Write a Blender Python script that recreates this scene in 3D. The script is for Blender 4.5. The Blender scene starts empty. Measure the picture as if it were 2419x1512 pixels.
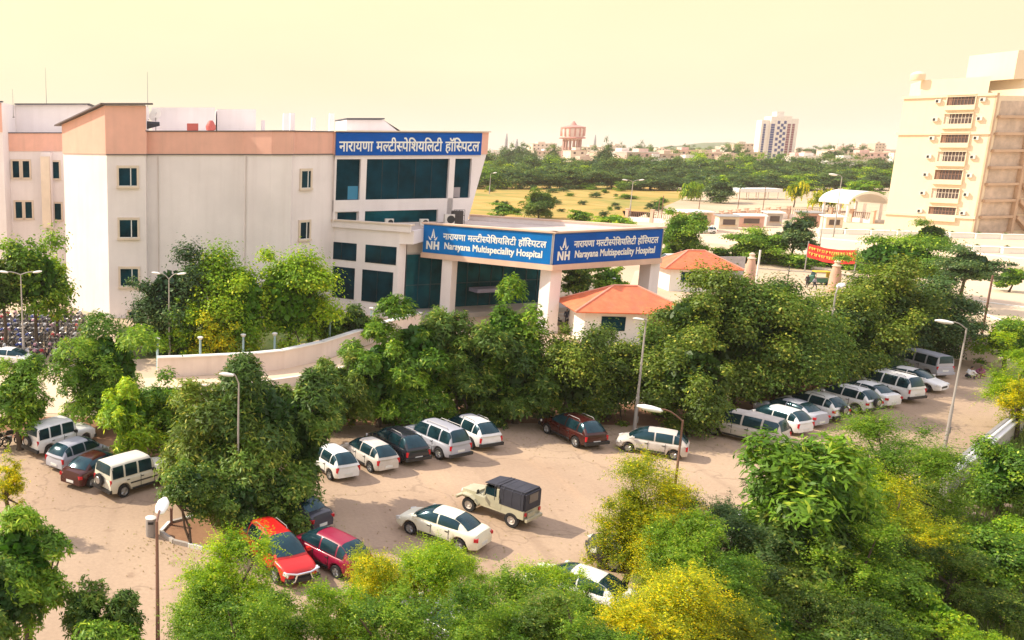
import bpy, bmesh, math, random
import numpy as np
from mathutils import Vector, Matrix
R = math.radians
HAZE_D = 0.00012
sc = bpy.context.scene
C = sc.collection

# ---------------------------------------------------------------- camera
H = 18.0                       # eye height, metres (an upper floor)
F_PX, CX, CY, WPX, HPX = 2030.0, 450.0, 756.0, 2419.0, 1512.0
PITCH = math.atan(411.0 / F_PX)
cam = bpy.data.cameras.new('camera')
cam.sensor_width = 36.0
cam.lens = 36.0 * F_PX / WPX
cam.shift_x = (WPX / 2 - CX) / WPX
cam.clip_start, cam.clip_end = 0.5, 12000
co = bpy.data.objects.new('camera', cam); C.objects.link(co)
co.location = (0, 0, H); co.rotation_euler = (math.pi / 2 - PITCH, 0, 0)
sc.camera = co

# ---------------------------------------------------------------- sky, sun, exposure
SUN_EL = R(41)
SUN_XY = Vector((-0.93, 0.37)).normalized()          # towards the sun
sun_dir = Vector((SUN_XY.x * math.cos(SUN_EL), SUN_XY.y * math.cos(SUN_EL), math.sin(SUN_EL)))
wd = bpy.data.worlds.new('World'); sc.world = wd; wd.use_nodes = True
nt = wd.node_tree; N = nt.nodes; Lk = nt.links
bg = N['Background']
sky = N.new('ShaderNodeTexSky'); sky.sky_type = 'NISHITA'; sky.sun_disc = False
sky.sun_elevation = SUN_EL; sky.sun_rotation = math.atan2(SUN_XY.x, SUN_XY.y)
sky.air_density = 1.0; sky.dust_density = 6.0; sky.ozone_density = 0.5
# thick bright dust haze: the blue of the clear sky is veiled with cream
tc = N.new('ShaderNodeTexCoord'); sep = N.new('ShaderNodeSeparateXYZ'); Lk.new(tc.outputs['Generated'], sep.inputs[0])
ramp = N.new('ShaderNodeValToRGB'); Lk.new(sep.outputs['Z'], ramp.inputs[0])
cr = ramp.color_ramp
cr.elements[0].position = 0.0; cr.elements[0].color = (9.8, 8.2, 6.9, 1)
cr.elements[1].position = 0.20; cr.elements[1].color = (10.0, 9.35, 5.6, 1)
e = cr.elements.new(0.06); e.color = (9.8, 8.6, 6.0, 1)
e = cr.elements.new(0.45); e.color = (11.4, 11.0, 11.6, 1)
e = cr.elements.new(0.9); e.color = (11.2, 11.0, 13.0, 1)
nz = N.new('ShaderNodeTexNoise'); nz.inputs['Scale'].default_value = 2.2; nz.inputs['Detail'].default_value = 3
mp = N.new('ShaderNodeMapping'); mp.inputs['Scale'].default_value = (1, 1, 3); Lk.new(tc.outputs['Generated'], mp.inputs[0]); Lk.new(mp.outputs[0], nz.inputs['Vector'])
mm = N.new('ShaderNodeMapRange'); mm.inputs[1].default_value = 0.3; mm.inputs[2].default_value = 0.7; mm.inputs[3].default_value = 0.96; mm.inputs[4].default_value = 1.05
Lk.new(nz.outputs[0], mm.inputs[0])
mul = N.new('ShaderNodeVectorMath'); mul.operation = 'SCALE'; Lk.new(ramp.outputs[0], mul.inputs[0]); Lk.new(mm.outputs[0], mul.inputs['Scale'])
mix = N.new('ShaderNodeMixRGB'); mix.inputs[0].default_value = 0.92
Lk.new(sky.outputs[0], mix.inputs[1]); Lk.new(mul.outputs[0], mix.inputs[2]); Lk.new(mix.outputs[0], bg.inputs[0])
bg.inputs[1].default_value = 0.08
sl = bpy.data.lights.new('sun', 'SUN'); sl.energy = 4.2; sl.angle = R(0.6); sl.color = (1.0, 0.90, 0.72)
so = bpy.data.objects.new('sun', sl); C.objects.link(so); so.location = (-60, 20, 80)
so.rotation_euler = sun_dir.to_track_quat('Z', 'Y').to_euler()
sc.view_settings.view_transform = 'Standard'; sc.view_settings.look = 'None'
sc.view_settings.gamma = 1; sc.view_settings.exposure = 0.52
sc.cycles.use_denoising = True
sc.cycles.max_bounces = 6; sc.cycles.diffuse_bounces = 3; sc.cycles.glossy_bounces = 2
sc.cycles.transmission_bounces = 3; sc.cycles.transparent_max_bounces = 6; sc.cycles.volume_bounces = 1
sc.cycles.caustics_reflective = False; sc.cycles.caustics_refractive = False

# ---------------------------------------------------------------- picture <-> ground measurements
_fw = Vector((0, math.cos(PITCH), -math.sin(PITCH))); _up = Vector((0, math.sin(PITCH), math.cos(PITCH))); _rt = Vector((1, 0, 0))
def ray(x, y): return _rt * ((x - CX) / F_PX) + _up * ((CY - y) / F_PX) + _fw
def G(x, y, z=0.0):
    d = ray(x, y); t = (z - H) / d.z
    return Vector((0, 0, H)) + d * t
def V(x, y, Y):
    d = ray(x, y); return Vector((0, 0, H)) + d * (Y / d.y)
def ppm(Y, z=0.0): return F_PX / (Y * math.cos(PITCH) - (z - H) * math.sin(PITCH))

# ---------------------------------------------------------------- materials
MATS = {}
def mat(name, col, rough=0.8, metal=0.0, var=0.12, vscale=0.6, bump=0.0, coat=0.0, spec=0.5, detail_scale=None, stain=None):
    if name in MATS: return MATS[name]
    m = bpy.data.materials.new(name); m.use_nodes = True; MATS[name] = m
    n = m.node_tree.nodes; l = m.node_tree.links; b = n['Principled BSDF']
    b.inputs['Roughness'].default_value = rough; b.inputs['Metallic'].default_value = metal
    b.inputs['Coat Weight'].default_value = coat; b.inputs['Specular IOR Level'].default_value = spec
    t = n.new('ShaderNodeTexCoord')
    a = n.new('ShaderNodeTexNoise'); a.inputs['Scale'].default_value = vscale; a.inputs['Detail'].default_value = 6; a.inputs['Roughness'].default_value = 0.6
    l.new(t.outputs['Object'], a.inputs['Vector'])
    r = n.new('ShaderNodeValToRGB'); l.new(a.outputs[0], r.inputs[0])
    r.color_ramp.elements[0].position = 0.3; r.color_ramp.elements[1].position = 0.7
    r.color_ramp.elements[0].color = (*[c * (1 - var) for c in col], 1)
    r.color_ramp.elements[1].color = (*[min(1, c * (1 + var * 0.6)) for c in col], 1)
    out = r.outputs[0]
    if stain:                                   # rain streaks running down a wall
        w = n.new('ShaderNodeTexNoise'); w.inputs['Scale'].default_value = 1.0; w.inputs['Detail'].default_value = 5
        mp = n.new('ShaderNodeMapping'); mp.inputs['Scale'].default_value = (1.3, 1.3, 0.09)
        l.new(t.outputs['Object'], mp.inputs[0]); l.new(mp.outputs[0], w.inputs['Vector'])
        rr = n.new('ShaderNodeValToRGB'); rr.color_ramp.elements[0].position = 0.48; rr.color_ramp.elements[1].position = 0.72
        rr.color_ramp.elements[0].color = (0, 0, 0, 1); rr.color_ramp.elements[1].color = (stain[3],) * 3 + (1,)
        l.new(w.outputs[0], rr.inputs[0])
        mx = n.new('ShaderNodeMixRGB'); l.new(rr.outputs[0], mx.inputs[0]); l.new(out, mx.inputs[1]); mx.inputs[2].default_value = (*stain[:3], 1)
        out = mx.outputs[0]
    l.new(out, b.inputs['Base Color'])
    if bump:
        bn = n.new('ShaderNodeBump'); bn.inputs['Strength'].default_value = bump; bn.inputs['Distance'].default_value = 0.05
        c = n.new('ShaderNodeTexNoise'); c.inputs['Scale'].default_value = detail_scale or 12; l.new(t.outputs['Object'], c.inputs['Vector'])
        l.new(c.outputs[0], bn.inputs['Height']); l.new(bn.outputs[0], b.inputs['Normal'])
    return m

def ground_mat(name, c1, c2, c3, s1=0.05, s2=0.35, cracks=False):
    m = bpy.data.materials.new(name); m.use_nodes = True
    n = m.node_tree.nodes; l = m.node_tree.links; b = n['Principled BSDF']; b.inputs['Roughness'].default_value = 0.95
    b.inputs['Specular IOR Level'].default_value = 0.15
    g = n.new('ShaderNodeNewGeometry')
    def noise(s, d=8, stretch=None, dist=0.0):
        x = n.new('ShaderNodeTexNoise'); x.inputs['Scale'].default_value = s; x.inputs['Detail'].default_value = d; x.inputs['Distortion'].default_value = dist
        if stretch:
            q = n.new('ShaderNodeMapping'); q.inputs['Rotation'].default_value = (0, 0, stretch[0]); q.inputs['Scale'].default_value = (1, stretch[1], 1)
            l.new(g.outputs['Position'], q.inputs[0]); l.new(q.outputs[0], x.inputs['Vector'])
        else: l.new(g.outputs['Position'], x.inputs['Vector'])
        return x
    def ramp(x, a, bb, ca, cb):
        r = n.new('ShaderNodeValToRGB'); l.new(x.outputs[0], r.inputs[0]); e = r.color_ramp.elements
        e[0].position = a; e[1].position = bb; e[0].color = (*ca, 1); e[1].color = (*cb, 1); return r
    r1 = ramp(noise(s1, 8, None, 1.0), 0.38, 0.62, c1, c2)
    r2 = ramp(noise(s2, 8, (0.5, 0.25)), 0.5, 0.75, (0, 0, 0), (0.6, 0.6, 0.6))
    mx = n.new('ShaderNodeMixRGB'); l.new(r2.outputs[0], mx.inputs[0]); l.new(r1.outputs[0], mx.inputs[1]); mx.inputs[2].default_value = (*c3, 1)
    fine = ramp(noise(6, 8), 0.25, 0.75, (0.90, 0.90, 0.90), (1.06, 1.06, 1.06))
    m2 = n.new('ShaderNodeMixRGB'); m2.blend_type = 'MULTIPLY'; m2.inputs[0].default_value = 1; l.new(mx.outputs[0], m2.inputs[1]); l.new(fine.outputs[0], m2.inputs[2])
    out = m2.outputs[0]
    if cracks:                              # oil spots, worn tyre tracks and repaired patches
        sp = ramp(noise(0.9, 3), 0.66, 0.74, (1, 1, 1), (0.80, 0.78, 0.77)); tr = ramp(noise(0.55, 5, (0.75, 0.06), 0.4), 0.56, 0.70, (1, 1, 1), (0.86, 0.85, 0.85)); t2 = ramp(noise(0.45, 5, (-0.35, 0.07), 0.4), 0.58, 0.70, (1, 1, 1), (1.12, 1.08, 1.03))
        for q in (sp, tr, t2):
            m9 = n.new('ShaderNodeMixRGB'); m9.blend_type = 'MULTIPLY'; m9.inputs[0].default_value = 1; l.new(out, m9.inputs[1]); l.new(q.outputs[0], m9.inputs[2]); out = m9.outputs[0]
    if cracks:
        v = n.new('ShaderNodeTexVoronoi'); v.feature = 'DISTANCE_TO_EDGE'; v.inputs['Scale'].default_value = 0.14
        nn = noise(0.6, 4); q = n.new('ShaderNodeMixRGB'); q.inputs[0].default_value = 0.06
        l.new(g.outputs['Position'], q.inputs[1]); l.new(nn.outputs['Color'], q.inputs[2])
        va = n.new('ShaderNodeVectorMath'); va.operation = 'MULTIPLY_ADD'; va.inputs[1].default_value = (2.5, 2.5, 2.5)
        l.new(nn.outputs['Color'], va.inputs[0]); l.new(g.outputs['Position'], va.inputs[2]); l.new(va.outputs[0], v.inputs['Vector'])
        rr = ramp(v, 0.0, 0.012, (0.72, 0.72, 0.72), (1, 1, 1))
        m3 = n.new('ShaderNodeMixRGB'); m3.blend_type = 'MULTIPLY'; m3.inputs[0].default_value = 0.8; l.new(out, m3.inputs[1]); l.new(rr.outputs[0], m3.inputs[2]); out = m3.outputs[0]
    l.new(out, b.inputs['Base Color'])
    bn = n.new('ShaderNodeBump'); bn.inputs['Strength'].default_value = 0.35; bn.inputs['Distance'].default_value = 0.05
    l.new(noise(3, 10).outputs[0], bn.inputs['Height']); l.new(bn.outputs[0], b.inputs['Normal'])
    return m

WALL = mat('wall_plaster', (0.84, 0.77, 0.76), 0.9, var=0.09, vscale=0.22, stain=(0.66, 0.58, 0.56, 0.24))
PEACH = mat('peach_paint', (0.80, 0.45, 0.35), 0.9, var=0.08, stain=(0.60, 0.36, 0.28, 0.4))
TRIM = mat('cream_trim', (0.72, 0.60, 0.48), 0.8)
DARKTRIM = mat('dark_trim', (0.06, 0.06, 0.08), 0.6)
GLASS = mat('tinted_glass', (0.002, 0.024, 0.040), 0.05, var=0.7, vscale=0.5, spec=0.30)
GLASS2 = mat('teal_glass', (0.002, 0.060, 0.085), 0.05, var=0.75, vscale=0.3, spec=0.30)
BLUE = mat('sign_blue', (0.003, 0.09, 0.42), 0.6, var=0.12, spec=0.1)
BLUE2 = mat('sign_light_blue', (0.003, 0.16, 0.50), 0.6, var=0.15, spec=0.1)
WHITE = mat('white_paint', (0.82, 0.80, 0.76), 0.6, var=0.04)
REDROOF = mat('red_roof', (0.76, 0.19, 0.08), 0.7, var=0.25, vscale=1.4, bump=0.5, stain=(0.50, 0.14, 0.09, 0.5))
CONC = mat('concrete', (0.42, 0.37, 0.33), 0.9, var=0.18, bump=0.3)
METAL = mat('grey_metal', (0.35, 0.33, 0.32), 0.5, 0.3)
POLE = mat('pole_paint', (0.40, 0.36, 0.33), 0.6, 0.2)
RUST = mat('rusty_pole', (0.20, 0.10, 0.07), 0.8)
BARK = mat('bark', (0.10, 0.07, 0.05), 0.95, var=0.4, vscale=4, bump=0.6)
RUBBER = mat('tyre_rubber', (0.018, 0.017, 0.018), 0.85)
RIM = mat('wheel_rim', (0.45, 0.44, 0.43), 0.35, 0.7)
CGLASS = mat('car_glass', (0.010, 0.035, 0.045), 0.13, var=0.6, vscale=1.5, spec=0.6)
BLACK = mat('black_plastic', (0.02, 0.02, 0.022), 0.55)
REDL = mat('tail_lamp_red', (0.55, 0.01, 0.02), 0.15)
LENS = mat('lamp_lens', (0.72, 0.72, 0.70), 0.12, spec=0.8)
PLATE = mat('number_plate', (0.75, 0.75, 0.72), 0.5)
BEIGE = mat('tower_beige', (0.80, 0.66, 0.48), 0.9, var=0.05, vscale=0.1, stain=(0.68, 0.54, 0.40, 0.3))
TAN = mat('tan_stone', (0.58, 0.40, 0.27), 0.9, var=0.12)
SOIL = mat('soil', (0.20, 0.10, 0.06), 1.0, var=0.35, vscale=0.8, bump=0.5)

for q_, t_ in ((GLASS, (.06, .55, .80)), (GLASS2, (.05, .70, .85)), (CGLASS, (.55, .85, 1.0))): q_.node_tree.nodes['Principled BSDF'].inputs['Specular Tint'].default_value = (*t_, 1)
# ---------------------------------------------------------------- mesh builder
class MB:
    def __init__(s): s.v = []; s.f = []; s.m = []; s.mi = 0
    def add(s, vs, fs):
        o = len(s.v); s.v += [tuple(v) for v in vs]; s.f += [tuple(i + o for i in f) for f in fs]; s.m += [s.mi] * len(fs)
    def box(s, c, d, rz=0.0, taper=1.0, rx=0.0, ry=0.0):
        x, y, z = d[0] / 2, d[1] / 2, d[2] / 2
        M = Matrix.Translation(c) @ Matrix.Rotation(rz, 4, 'Z') @ Matrix.Rotation(ry, 4, 'Y') @ Matrix.Rotation(rx, 4, 'X')
        vs = [M @ Vector((sx * x * (taper if sz > 0 else 1), sy * y * (taper if sz > 0 else 1), sz * z)) for sz in (-1, 1) for sy in (-1, 1) for sx in (-1, 1)]
        s.add(vs, [(0, 2, 3, 1), (4, 5, 7, 6), (0, 1, 5, 4), (2, 6, 7, 3), (0, 4, 6, 2), (1, 3, 7, 5)]); return s
    def prism(s, pts, z0, z1, ztops=None):           # footprint polygon (counter-clockwise) extruded
        n = len(pts); zt = ztops or [z1] * n
        a = sum(pts[i][0] * pts[(i + 1) % n][1] - pts[(i + 1) % n][0] * pts[i][1] for i in range(n))
        if a < 0: pts = pts[::-1]; zt = zt[::-1]
        vs = [(p[0], p[1], z0) for p in pts] + [(p[0], p[1], zt[i]) for i, p in enumerate(pts)]
        s.add(vs, [tuple(range(n - 1, -1, -1)), tuple(range(n, 2 * n))] + [(i, (i + 1) % n, n + (i + 1) % n, n + i) for i in range(n)]); return s
    def tube(s, pts, rs, n=8, cap=True):
        pts = [Vector(p) for p in pts]
        if not hasattr(rs, '__len__'): rs = [rs] * len(pts)
        rings = []; u = None
        for i, p in enumerate(pts):
            t = (pts[min(i + 1, len(pts) - 1)] - pts[max(i - 1, 0)])
            if t.length < 1e-9: t = Vector((0, 0, 1))
            t.normalize()
            if u is None: u = t.orthogonal().normalized()
            u = (u - t * u.dot(t)).normalized(); w = t.cross(u)
            rings.append([p + (u * math.cos(2 * math.pi * k / n) + w * math.sin(2 * math.pi * k / n)) * rs[i] for k in range(n)])
        vs = [v for r in rings for v in r]; fs = []
        for i in range(len(pts) - 1):
            for k in range(n):
                fs.append((i * n + k, i * n + (k + 1) % n, (i + 1) * n + (k + 1) % n, (i + 1) * n + k))
        if cap: fs.append(tuple(range(n - 1, -1, -1))); fs.append(tuple((len(pts) - 1) * n + k for k in range(n)))
        s.add(vs, fs); return s
    def lathe(s, prof, c=(0, 0, 0), n=24, axis='Z', cap=True):
        vs = []; fs = []
        for r, z in prof:
            for k in range(n):
                a = 2 * math.pi * k / n; p = (r * math.cos(a), r * math.sin(a), z)
                if axis == 'Y': p = (p[0], p[2], -p[1])
                if axis == 'X': p = (p[2], p[0], p[1])
                vs.append((p[0] + c[0], p[1] + c[1], p[2] + c[2]))
        for i in range(len(prof) - 1):
            for k in range(n): fs.append((i * n + k, i * n + (k + 1) % n, (i + 1) * n + (k + 1) % n, (i + 1) * n + k))
        if cap: fs.append(tuple(range(n - 1, -1, -1))); fs.append(tuple((len(prof) - 1) * n + k for k in range(n)))
        s.add(vs, fs); return s
    def fbox(s, FR, s0, s1, z0, z1, d0, d1):          # box on a facade frame
        P, t, n = FR
        a = [P + t * s0 + n * d0, P + t * s1 + n * d0, P + t * s1 + n * d1, P + t * s0 + n * d1]
        return s.prism([(q.x, q.y) for q in a], z0, z1)
    def build(s, name, m, parent=None, smooth=False, world=True, sharp=35):
        me = bpy.data.meshes.new(name); vs = s.v
        if parent is not None and world:
            L = parent['_w'] if '_w' in parent else parent.location
            vs = [(v[0] - L[0], v[1] - L[1], v[2] - L[2]) for v in vs]
        me.from_pydata(vs, [], s.f); me.validate()
        for q in (m if isinstance(m, (list, tuple)) else [m]): me.materials.append(q)
        if isinstance(m, (list, tuple)):
            for p, i in zip(me.polygons, s.m): p.material_index = i
        bm = bmesh.new(); bm.from_mesh(me); bmesh.ops.recalc_face_normals(bm, faces=bm.faces); bm.to_mesh(me); bm.free()
        if smooth:
            for p in me.polygons: p.use_smooth = True
            me.set_sharp_from_angle(angle=R(sharp))
        o = bpy.data.objects.new(name, me); C.objects.link(o)
        if parent is not None: o.parent = parent
        return o
def tag(o, label, cat, group=None):
    o['label'] = label; o['category'] = cat
    if group: o['group'] = group
    return o
def thing(name, loc, label, cat, group=None, rz=0.0):
    o = bpy.data.objects.new(name, None); C.objects.link(o); o.location = loc; o.rotation_euler = (0, 0, rz); o.empty_display_size = 0.2
    return tag(o, label, cat, group)
def struct(o, kind='structure'): o['kind'] = kind; return o
def sub(child_world_parent, base):                    # a part that carries sub-parts authored in world space
    return child_world_parent
def copy_tree(o, parent=None):
    c = o.copy(); C.objects.link(c); c.parent = parent
    for ch in list(o.children): copy_tree(ch, c)
    return c
def frame(x0, y0, x1, y1):
    P = Vector((x0, y0, 0)); t = Vector((x1 - x0, y1 - y0, 0)); L = t.length; t.normalize()
    return (P, t, Vector((t.y, -t.x, 0))), L
# ================================================================ GROUND
def sheet(name, pts, z, m):
    b = MB(); n = len(pts); b.add([(p[0], p[1], z) for p in pts], [tuple(range(n))]); o = b.build(name, m)
    if o.data.polygons[0].normal.z < 0: o.data.flip_normals()
    return struct(o)
GROUND = ground_mat('ground_dust', (0.48, 0.36, 0.25), (0.58, 0.45, 0.31), (0.36, 0.32, 0.19), 0.02, 0.2)
LOT = ground_mat('lot_surface', (0.39, 0.275, 0.190), (0.47, 0.340, 0.235), (0.30, 0.22, 0.16), 0.06, 0.10, cracks=True)
FIELD = ground_mat('field_grass', (0.52, 0.31, 0.09), (0.26, 0.24, 0.06), (0.64, 0.38, 0.15), 0.045, 0.16)
ROADM = ground_mat('road_dust', (0.66, 0.50, 0.36), (0.74, 0.58, 0.40), (0.55, 0.40, 0.28), 0.03, 0.1)
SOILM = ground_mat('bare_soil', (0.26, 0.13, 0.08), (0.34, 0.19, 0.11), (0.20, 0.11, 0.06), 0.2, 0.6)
GRASSM = ground_mat('rough_grass', (0.06, 0.09, 0.025), (0.11, 0.13, 0.04), (0.16, 0.12, 0.06), 0.2, 0.8)
b = MB(); b.add([(-3500, -60, 0), (4000, -60, 0), (4000, 4000, 0), (-3500, 4000, 0)], [(0, 1, 2, 3)]); struct(b.build('ground', GROUND))
def gp(l): return [G(x, y) for x, y in l]
lot = gp([(-500, 1035), (0, 1030), (420, 1100), (760, 1010), (900, 1002), (1250, 1000), (1700, 1010), (1880, 965), (2070, 880), (2160, 845), (2200, 838), (2345, 853)])
lot += [G(2480, 960), G(2400, 1010), G(2225, 1115), Vector((22.5, 33.5, 0)), Vector((20, 12, 0)), Vector((-22, 12, 0))]
sheet('parking_lot', lot, 0.012, LOT)
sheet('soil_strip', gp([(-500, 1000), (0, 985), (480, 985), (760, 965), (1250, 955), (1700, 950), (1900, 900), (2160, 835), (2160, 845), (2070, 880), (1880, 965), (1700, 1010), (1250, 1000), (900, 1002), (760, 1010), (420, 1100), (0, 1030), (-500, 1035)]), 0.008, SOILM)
sheet('field', gp([(1000, 432), (1500, 436), (1640, 455), (1600, 475), (1490, 520), (1350, 560), (1000, 580)]), 0.008, FIELD)
sheet('garden_bed', gp([(280, 850), (380, 846), (600, 838), (800, 792), (900, 765), (760, 745), (520, 750), (280, 775)]), 0.008, GRASSM)
sheet('road', gp([(1560, 560), (1900, 600), (2600, 640), (2600, 560), (1900, 520), (1620, 505), (1470, 498), (1480, 520)]), 0.008, ROADM)
sheet('service_road', gp([(1480, 700), (1740, 625), (1960, 640), (2220, 700), (2420, 800), (2600, 900), (2500, 700), (2419, 640), (1960, 615), (1740, 608), (1500, 640)]), 0.010, ROADM)
sheet('rough_ground', [Vector((22.5, 33.5, 0)), G(2225, 1115), G(2400, 1010), G(2600, 960), Vector((60, 30, 0)), Vector((40, 10, 0)), Vector((20, 12, 0))], 0.006, GRASSM)
sheet('verge', gp([(1560, 618), (1570, 596), (2060, 606), (2250, 640), (2230, 665), (2040, 632), (1740, 622)]), 0.016, GRASSM)

# ================================================================ LETTERING
def glyph_mesh(s):
    c = bpy.data.curves.new('tmp', 'FONT'); c.body = s; c.resolution_u = 3
    o = bpy.data.objects.new('tmp', c); C.objects.link(o); dg = bpy.context.evaluated_depsgraph_get(); dg.update()
    me = bpy.data.meshes.new_from_object(o.evaluated_get(dg)); bpy.data.objects.remove(o); bpy.data.curves.remove(c)
    v = [tuple(q.co) for q in me.vertices]; f = [tuple(p.vertices) for p in me.polygons]; bpy.data.meshes.remove(me)
    return v, f
def maxx(s): v, f = glyph_mesh(s); return max(p[0] for p in v)
_N = maxx('न')
def text_segments(segs):
    """segs: strings, or ('half', letter) for a Devanagari half form. returns verts, faces, width"""
    V_, F_, pen = [], [], 0.0
    for sg in segs:
        half = isinstance(sg, tuple); s = sg[1] if half else sg
        if s == ' ': pen += 0.32; continue
        v, f = glyph_mesh(s); adv = maxx(s + 'न') - _N
        if half:
            bm = bmesh.new(); vv = [bm.verts.new(p) for p in v]
            for q in f:
                try: bm.faces.new([vv[i] for i in q])
                except ValueError: pass
            cut = adv - 0.155
            bmesh.ops.bisect_plane(bm, geom=bm.verts[:] + bm.edges[:] + bm.faces[:], plane_co=(cut, 0, 0), plane_no=(1, 0, 0), clear_outer=True)
            bm.verts.index_update(); v = [tuple(q.co) for q in bm.verts]; f = [tuple(x.index for x in q.verts) for q in bm.faces]; bm.free(); adv = cut
        o = len(V_); V_ += [(p[0] + pen, p[1], 0) for p in v]; F_ += [tuple(i + o for i in q) for q in f]; pen += adv
    return V_, F_, pen
HINDI = ['नारायणा', ' ', 'म', ('half', 'ल'), 'टी', ('half', 'स'), 'पेिशयिलटी', ' ', 'हॉि', ('half', 'स'), 'पटल']
def place_text(b, FR, V_, F_, s0, s1, z0, height_scale, d, thick=0.05, bold=0.0):
    """flat letters on a facade, from s0 to s1, baseline z0"""
    P, t, n = FR; w = max(p[0] for p in V_); k = (s1 - s0) / w; kz = height_scale
    off = [(0, 0)] if not bold else [(0, 0), (bold, 0), (0, bold), (bold, bold)]
    for j, (ox, oz) in enumerate(off):
        for dd in (d + j * 0.004, ):
            vs = [P + t * (s0 + p[0] * k + ox) + n * dd + Vector((0, 0, z0 + p[1] * kz + oz)) for p in V_]
            vb = [q - n * thick for q in vs]
            b.add(vs, F_)
    return b

# ================================================================ HOSPITAL
def PX(x, y, Y): p = V(x, y, Y); return (p.x, p.y)
hb = thing('hospital_building', (20, 100, 0), 'large white hospital block with peach parapet band, blue name board and blue glass windows', 'hospital')
# footprint of the tall wing, left to right along the front
front = [PX(152, 450, 97.0), PX(254, 480, 90.0), PX(345, 480, 90.0), PX(347, 480, 91.5), PX(575, 450, 91.5), PX(640, 450, 89.9), PX(688, 450, 89.9), PX(692, 450, 91.2), PX(787, 420, 94.5)]
back = [(front[-1][0] + 1, 125), (front[0][0] + 2, 125)]
w = MB(); w.prism(front + back, 0, 19.5)
w.prism([PX(152, 450, 97.0), PX(254, 480, 90.0), PX(345, 480, 90.0), (PX(345, 480, 90.0)[0], 98.5), (PX(152, 450, 97)[0] + 1.5, 99)], 19.5, 22.1, [20.3, 22.1, 22.1, 22.1, 20.6])
main = w.build('wall', WALL, hb)
# peach band, slightly proud of the wall, all along the parapet
bd = MB()
for i in range(len(front) - 1):
    FR, L = frame(*front[i], *front[i + 1])
    if i == 0:
        P, t, n = FR; e = 0.1
        q = [(P + n * 0.0), (P + n * e), (P + t * L + n * e), (P + t * L)]
        bd.prism([(v.x, v.y) for v in q], 17.2, 20, [20.3, 20.3, 22.0, 22.0])
    elif i == 1: bd.fbox(FR, -0.08, L + 0.1, 17.2, 22.0, 0, 0.1)
    else: bd.fbox(FR, -0.05, L + 0.1, 17.2, 19.45, -0.02, 0.1)
bd.build('parapet_band', PEACH, hb)
cp = MB()
for i in range(len(front) - 1):
    FR, L = frame(*front[i], *front[i + 1])
    if i == 0:
        P, t, n = FR; q = [P - n * 0.3 - t * 0.8, P + n * 0.6 - t * 0.8, P + t * L + n * 0.6, P + t * L - n * 0.3]
        vs = [(v.x, v.y, z) for v, z in zip(q, (20.15, 20.15, 22.15, 22.15))]; vs += [(x, y, z + 0.14) for x, y, z in vs]
        cp.add(vs, [(0, 3, 2, 1), (4, 5, 6, 7), (0, 1, 5, 4), (1, 2, 6, 5), (2, 3, 7, 6), (3, 0, 4, 7)])
    elif i == 1: cp.fbox(FR, -0.3, L + 0.8, 22.12, 22.27, -0.4, 0.45)
    else: cp.fbox(FR, -0.1, L + 0.15, 19.47, 19.57, -0.35, 0.2)
    if i > 0: cp.fbox(FR, -0.05, L + 0.1, 17.08, 17.18, -0.02, 0.13)
cp.build('coping', mat('coping_grey', (0.16, 0.13, 0.13), 0.8), hb)
FA, LA = frame(*front[1], *front[2]); FD, LD = frame(*front[7], *front[8])
def window_on(FR, sc_, zc, wd_, ht_, parent, mull=0.66, arch=False, fm=None, gm=None):
    """frame (child) > pane (sub-part)"""
    a, b_ = sc_ - wd_ / 2, sc_ + wd_ / 2; z0, z1 = zc - ht_ / 2, zc + ht_ / 2; k = 0.22
    f = MB(); f.fbox(FR, a - k, b_ + k, z1, z1 + k, 0, 0.14); f.fbox(FR, a - k - 0.05, b_ + k + 0.05, z0 - k, z0, 0, 0.24)
    f.fbox(FR, a - k, a, z0, z1, 0, 0.14); f.fbox(FR, b_, b_ + k, z0, z1, 0, 0.14)
    fo = f.build('window', fm or TRIM, parent); fo['_w'] = (0, 0, 0)
    g = MB(); g.fbox(FR, a, b_, z0, z1, 0.0, 0.03)
    L = parent['_w'] if '_w' in parent else parent.location; fo['_w'] = tuple(L)
    g.build('pane', gm or GLASS, fo)
    if mull:
        m_ = MB(); m_.fbox(FR, a + wd_ * mull - 0.05, a + wd_ * mull + 0.05, z0, z1, 0.03, 0.08)
        m_.fbox(FR, a, b_, z0, z0 + 0.06, 0.03, 0.08); m_.fbox(FR, a, b_, z1 - 0.06, z1, 0.03, 0.08); m_.build('sash', WHITE, fo)
    return fo
sA = (V(303, 480, 90).x - FA[0].x) / FA[1].x
for yy in (418, 540, 655): window_on(FA, sA, V(303, yy, 90).z, 1.85, 1.9, hb)
window_on(FA, sA + 0.6, V(320, 762, 90).z, 1.3, 2.4, hb, mull=0.5)
sD = (V(722, 450, 92).x - FD[0].x) / FD[1].x
for yy in (424, 545): window_on(FD, sD, V(720, yy, 92).z, 1.3, 1.85, hb, mull=0.72)
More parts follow.
